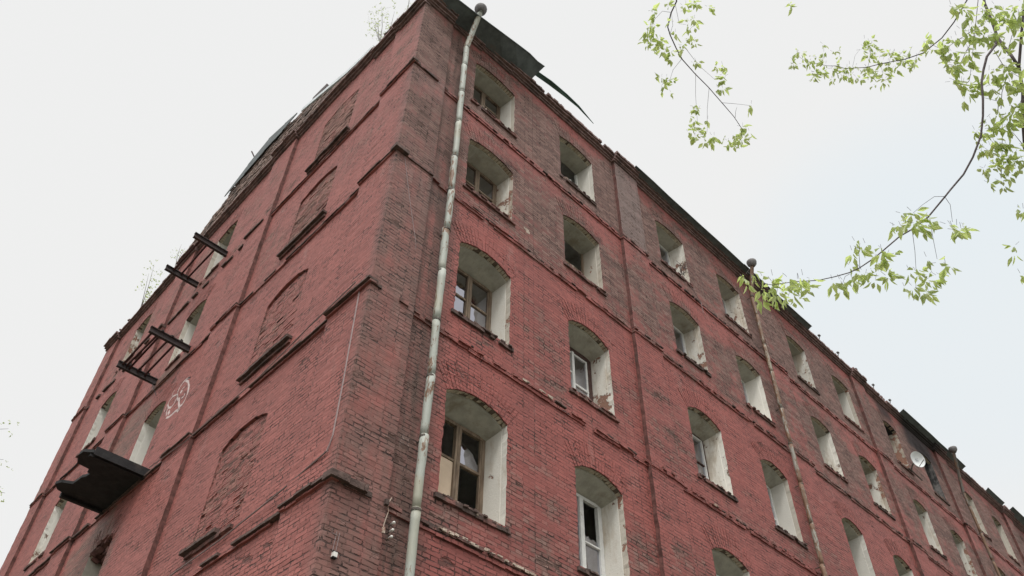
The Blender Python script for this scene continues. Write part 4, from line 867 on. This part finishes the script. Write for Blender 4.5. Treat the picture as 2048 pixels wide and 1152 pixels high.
tree = thing('maple_tree', 'tall maple with drooping branches and fresh yellow green leaves beside the house', 'tree', (1.6, -9.3, 0))
mb = MB(); mb.tube([(1.6,-9.3,0),(1.5,-9.15,1.5),(1.35,-8.95,3.6),(1.1,-8.65,5.4),(.88,-8.38,6.3),(.67,-8.11,6.9)], [.17,.14,.12,.095,.055,.016], 12); mb.build('trunk', 'bark', tree, True)
mb = MB(); mb.tube([(1.08,-8.62,5.5),(1.15,-8.75,6.6),(1.15,-8.8,8.0),(1.1,-9.0,9.4),(.5,-8.6,10.5),(-.5,-7.4,10.2),(-1.05,-6.6,9.45)], [.07,.065,.06,.05,.04,.03,.019], 10); mb.build('limb', 'bark', tree, True)
mb = MB(); mb.tube([(1.1,-9.0,9.4),(.7,-8.7,9.3),(.2,-8.45,9.0),(-.15,-8.3,8.7)], [.045,.035,.03,.02], 8); mb.build('limb', 'bark', tree, True)
for pts, r0, r1 in BRANCHES:
    n = len(pts); mb = MB(); P_ = [Vector(p)/100 for p in pts]
    if n == 2: P_ = [P_[0], P_[0].lerp(P_[1], .5)+Vector((0, 0, .02)), P_[1]]; n = 3
    mb.tube(P_, [(r0+(r1-r0)*k/(n-1))/1000*.38 for k in range(n)], 7); mb.build('branch', 'bark', tree, True)
lf = MB(); tw = MB()
for x, y, z, n, s in LEAVES:
    c = Vector((x, y, z))/100
    for k in range({8: 2 + (random.random() < .4), 6: 2, 5: 2, 7: 2}[s] if n != 2 or s == 7 else (2 if s == 8 or random.random() < .45 else 1)):
        p = c + rv()*s/100*.6; d0 = (rv()*.65 + Vector((0, 0, -1))).normalized(); L = U(.052, .078) if s < 8 else U(.062, .096)
        tw.tube([p - d0*.035, p], .0011, 3); ax = rv().normalized(); m_ = random.random()
        fan = (0, -1, 1) if m_ < .55 else ((-.6, .7) if m_ < .75 else (0, -1, 1, -1.8, 1.7))
        for q in fan:
            dd = Matrix.Rotation(q*U(.55, .95), 3, ax) @ d0; leaflet(lf, p + dd*.022 + d0*.008*abs(q), dd + rv()*.18 + Vector((0, 0, -.25)), rv(), L*U(.75, 1.1), L*U(.34, .50))
# the rest of the crown, above and beyond the picture
for k in range(16):
    z0 = U(5.7, 7.9); a = Vector((1.08, -8.62, 5.5)).lerp(Vector((1.15, -8.75, 6.6)), (z0-5.5)/1.1) if z0 < 6.6 else Vector((1.15, -8.75, 6.6)).lerp(Vector((1.15, -8.8, 8.0)), (z0-6.6)/1.4); e = Vector((U(1.4, 4.6), U(-13, -10), z0 + U(.8, 3.0))); m_ = a.lerp(e, .5) + Vector((0, 0, .25)); q_ = MB()
    q_.tube([a, m_, e], [.024, .014, .003], 7); q_.build('branch', 'bark', tree, True)
    for w in range(18):
        s_ = U(.3, 1.02); p = (a.lerp(m_, s_*2) if s_ < .5 else m_.lerp(e, s_*2-1)) + rv()*.22; d0 = rv()*.6 + Vector((0, 0, -1))
        tw.tube([p - d0*.05, p], .0012, 3)
        for q in range(3): leaflet(lf, p + rv()*.03, d0 + rv()*.6, rv(), U(.06, .09), .036)
lf.build('crown', 'leaf', tree, fix=False); tw.build('leaf_stalks', 'bark', tree, fix=False)['kind'] = 'stuff'

t2 = thing('distant_tree', 'slender pale tree just past the far end of the gable wall', 'tree', (-5.7, 30, 0))
mb = MB(); mb.tube([(-5.7,30,0),(-5.7,30,6),(-5.6,30.1,12),(-5.4,30,18),(-5.3,30,23)], [.3,.26,.19,.1,.03], 10); mb.build('trunk', 'bark', t2, True)
lf = MB(); tw = MB()
for k in range(64):
    z = U(11, 23.5); a = U(0, 6.28) if k % 2 else U(-.7, .7); L = 6.3*math.sqrt(max(.08, 1-((z-18)/7.5)**2))*U(.75, 1.0); p0 = Vector((-5.5, 30, z-1.4)); p1 = Vector((-5.5+L*math.cos(a), 30+L*math.sin(a), z+.3))
    tw.tube([p0, p0.lerp(p1, .5)+Vector((0, 0, .3)), p1], [.05, .03, .006], 5)
    for q in range(18):
        c = p0.lerp(p1, U(.3, 1.05)) + rv()*.45
        for w in range(3): leaflet(lf, c + rv()*.12, rv()+Vector((0, 0, -.5)), rv(), U(.09, .14), .08)
lf.build('crown', 'leaf_birch', t2, fix=False); tw.build('limb', 'bark', t2, fix=False)

# ------------------------------------------------------------------ ground, sky, light, camera
mb = MB(); mb.quad((-400,-400,0),(400,-400,0),(400,400,0),(-400,400,0)); tag(mb.build('ground', 'ground', fix=False), kind='structure')
wd = bpy.data.worlds.new('World'); S.world = wd; wd.use_nodes = True; nt = wd.node_tree; nt.nodes.clear()
t = NT.__new__(NT); t.t = nt
out = nt.nodes.new('ShaderNodeOutputWorld'); bg = nt.nodes.new('ShaderNodeBackground'); nt.links.new(bg.outputs[0], out.inputs[0])
EL, AZ = R_(60), R_(222)                               # sun behind the thin cloud, behind the viewer's left shoulder
sky = nt.nodes.new('ShaderNodeTexSky'); sky.sky_type = 'NISHITA'; sky.sun_disc = False; sky.sun_elevation = EL; sky.sun_rotation = R_(90)-AZ; sky.air_density = 1.0; sky.dust_density = 3.0
tc = nt.nodes.new('ShaderNodeTexCoord'); D_ = tc.outputs['Generated']
sx = nt.nodes.new('ShaderNodeSeparateXYZ'); nt.links.new(D_, sx.inputs[0])
cl = t.noise(D_, 1.35, 4.0, .5)
def dot(v):
    nd = nt.nodes.new('ShaderNodeVectorMath'); nd.operation = 'DOT_PRODUCT'; nt.links.new(D_, nd.inputs[0]); nd.inputs[1].default_value = v; return nd.outputs['Value']
gap = t.math('MULTIPLY', t.ss(dot(Vector((.760, .120, .639)).normalized()), .966, .997), t.ss(cl, .30, .55, .55, 1.0))
cloud = (8.60, 8.63, 8.60)
col = t.mix(t.math('MULTIPLY', gap, .62), cloud, t.mix(.06, (7.75, 8.85, 9.5), sky.outputs[0]))
glow = t.ss(dot(Vector((math.cos(AZ)*math.cos(EL), math.sin(AZ)*math.cos(EL), math.sin(EL)))), .70, 1.0, 0.0, 24.0)
col = t.mix(1.0, col, t.comb(glow, glow, t.math('MULTIPLY', glow, .97)), 'ADD')
nt.links.new(col, bg.inputs[0]); bg.inputs[1].default_value = .1
sun = bpy.data.lights.new('sun', 'SUN'); sun.energy = 1.5; sun.angle = R_(11); sun.color = (1, .985, .955)
so = bpy.data.objects.new('sun', sun); COL.objects.link(so)
so.rotation_euler = Vector((math.cos(AZ)*math.cos(EL), math.sin(AZ)*math.cos(EL), math.sin(EL))).to_track_quat('Z', 'Y').to_euler()
cam = bpy.data.cameras.new('camera'); co = bpy.data.objects.new('camera', cam); COL.objects.link(co); S.camera = co
cam.sensor_width = 36; cam.lens = 36*1613.94/2048; cam.shift_x = 49.93/2048; cam.shift_y = 81.62/2048; cam.clip_end = 2000; cam.clip_start = .05
r = Vector((.72946051, -.68311521, .03522744)); u = Vector((-.49125474, -.48735542, .72190961)); d = Vector((.47597915, .54391019, .69109012))
co.matrix_world = Matrix(((r.x, u.x, -d.x, -4.49465), (r.y, u.y, -d.y, -7.98691), (r.z, u.z, -d.z, 1.6), (0, 0, 0, 1)))
vs = S.view_settings; vs.view_transform = 'Standard'; vs.look = 'None'; vs.exposure = 0; vs.gamma = 1; vs.use_curve_mapping = False
S.render.resolution_x = 1024; S.render.resolution_y = 576
cy = S.cycles; cy.use_denoising = True; cy.max_bounces = 8; cy.transparent_max_bounces = 12; cy.sample_clamp_indirect = 6
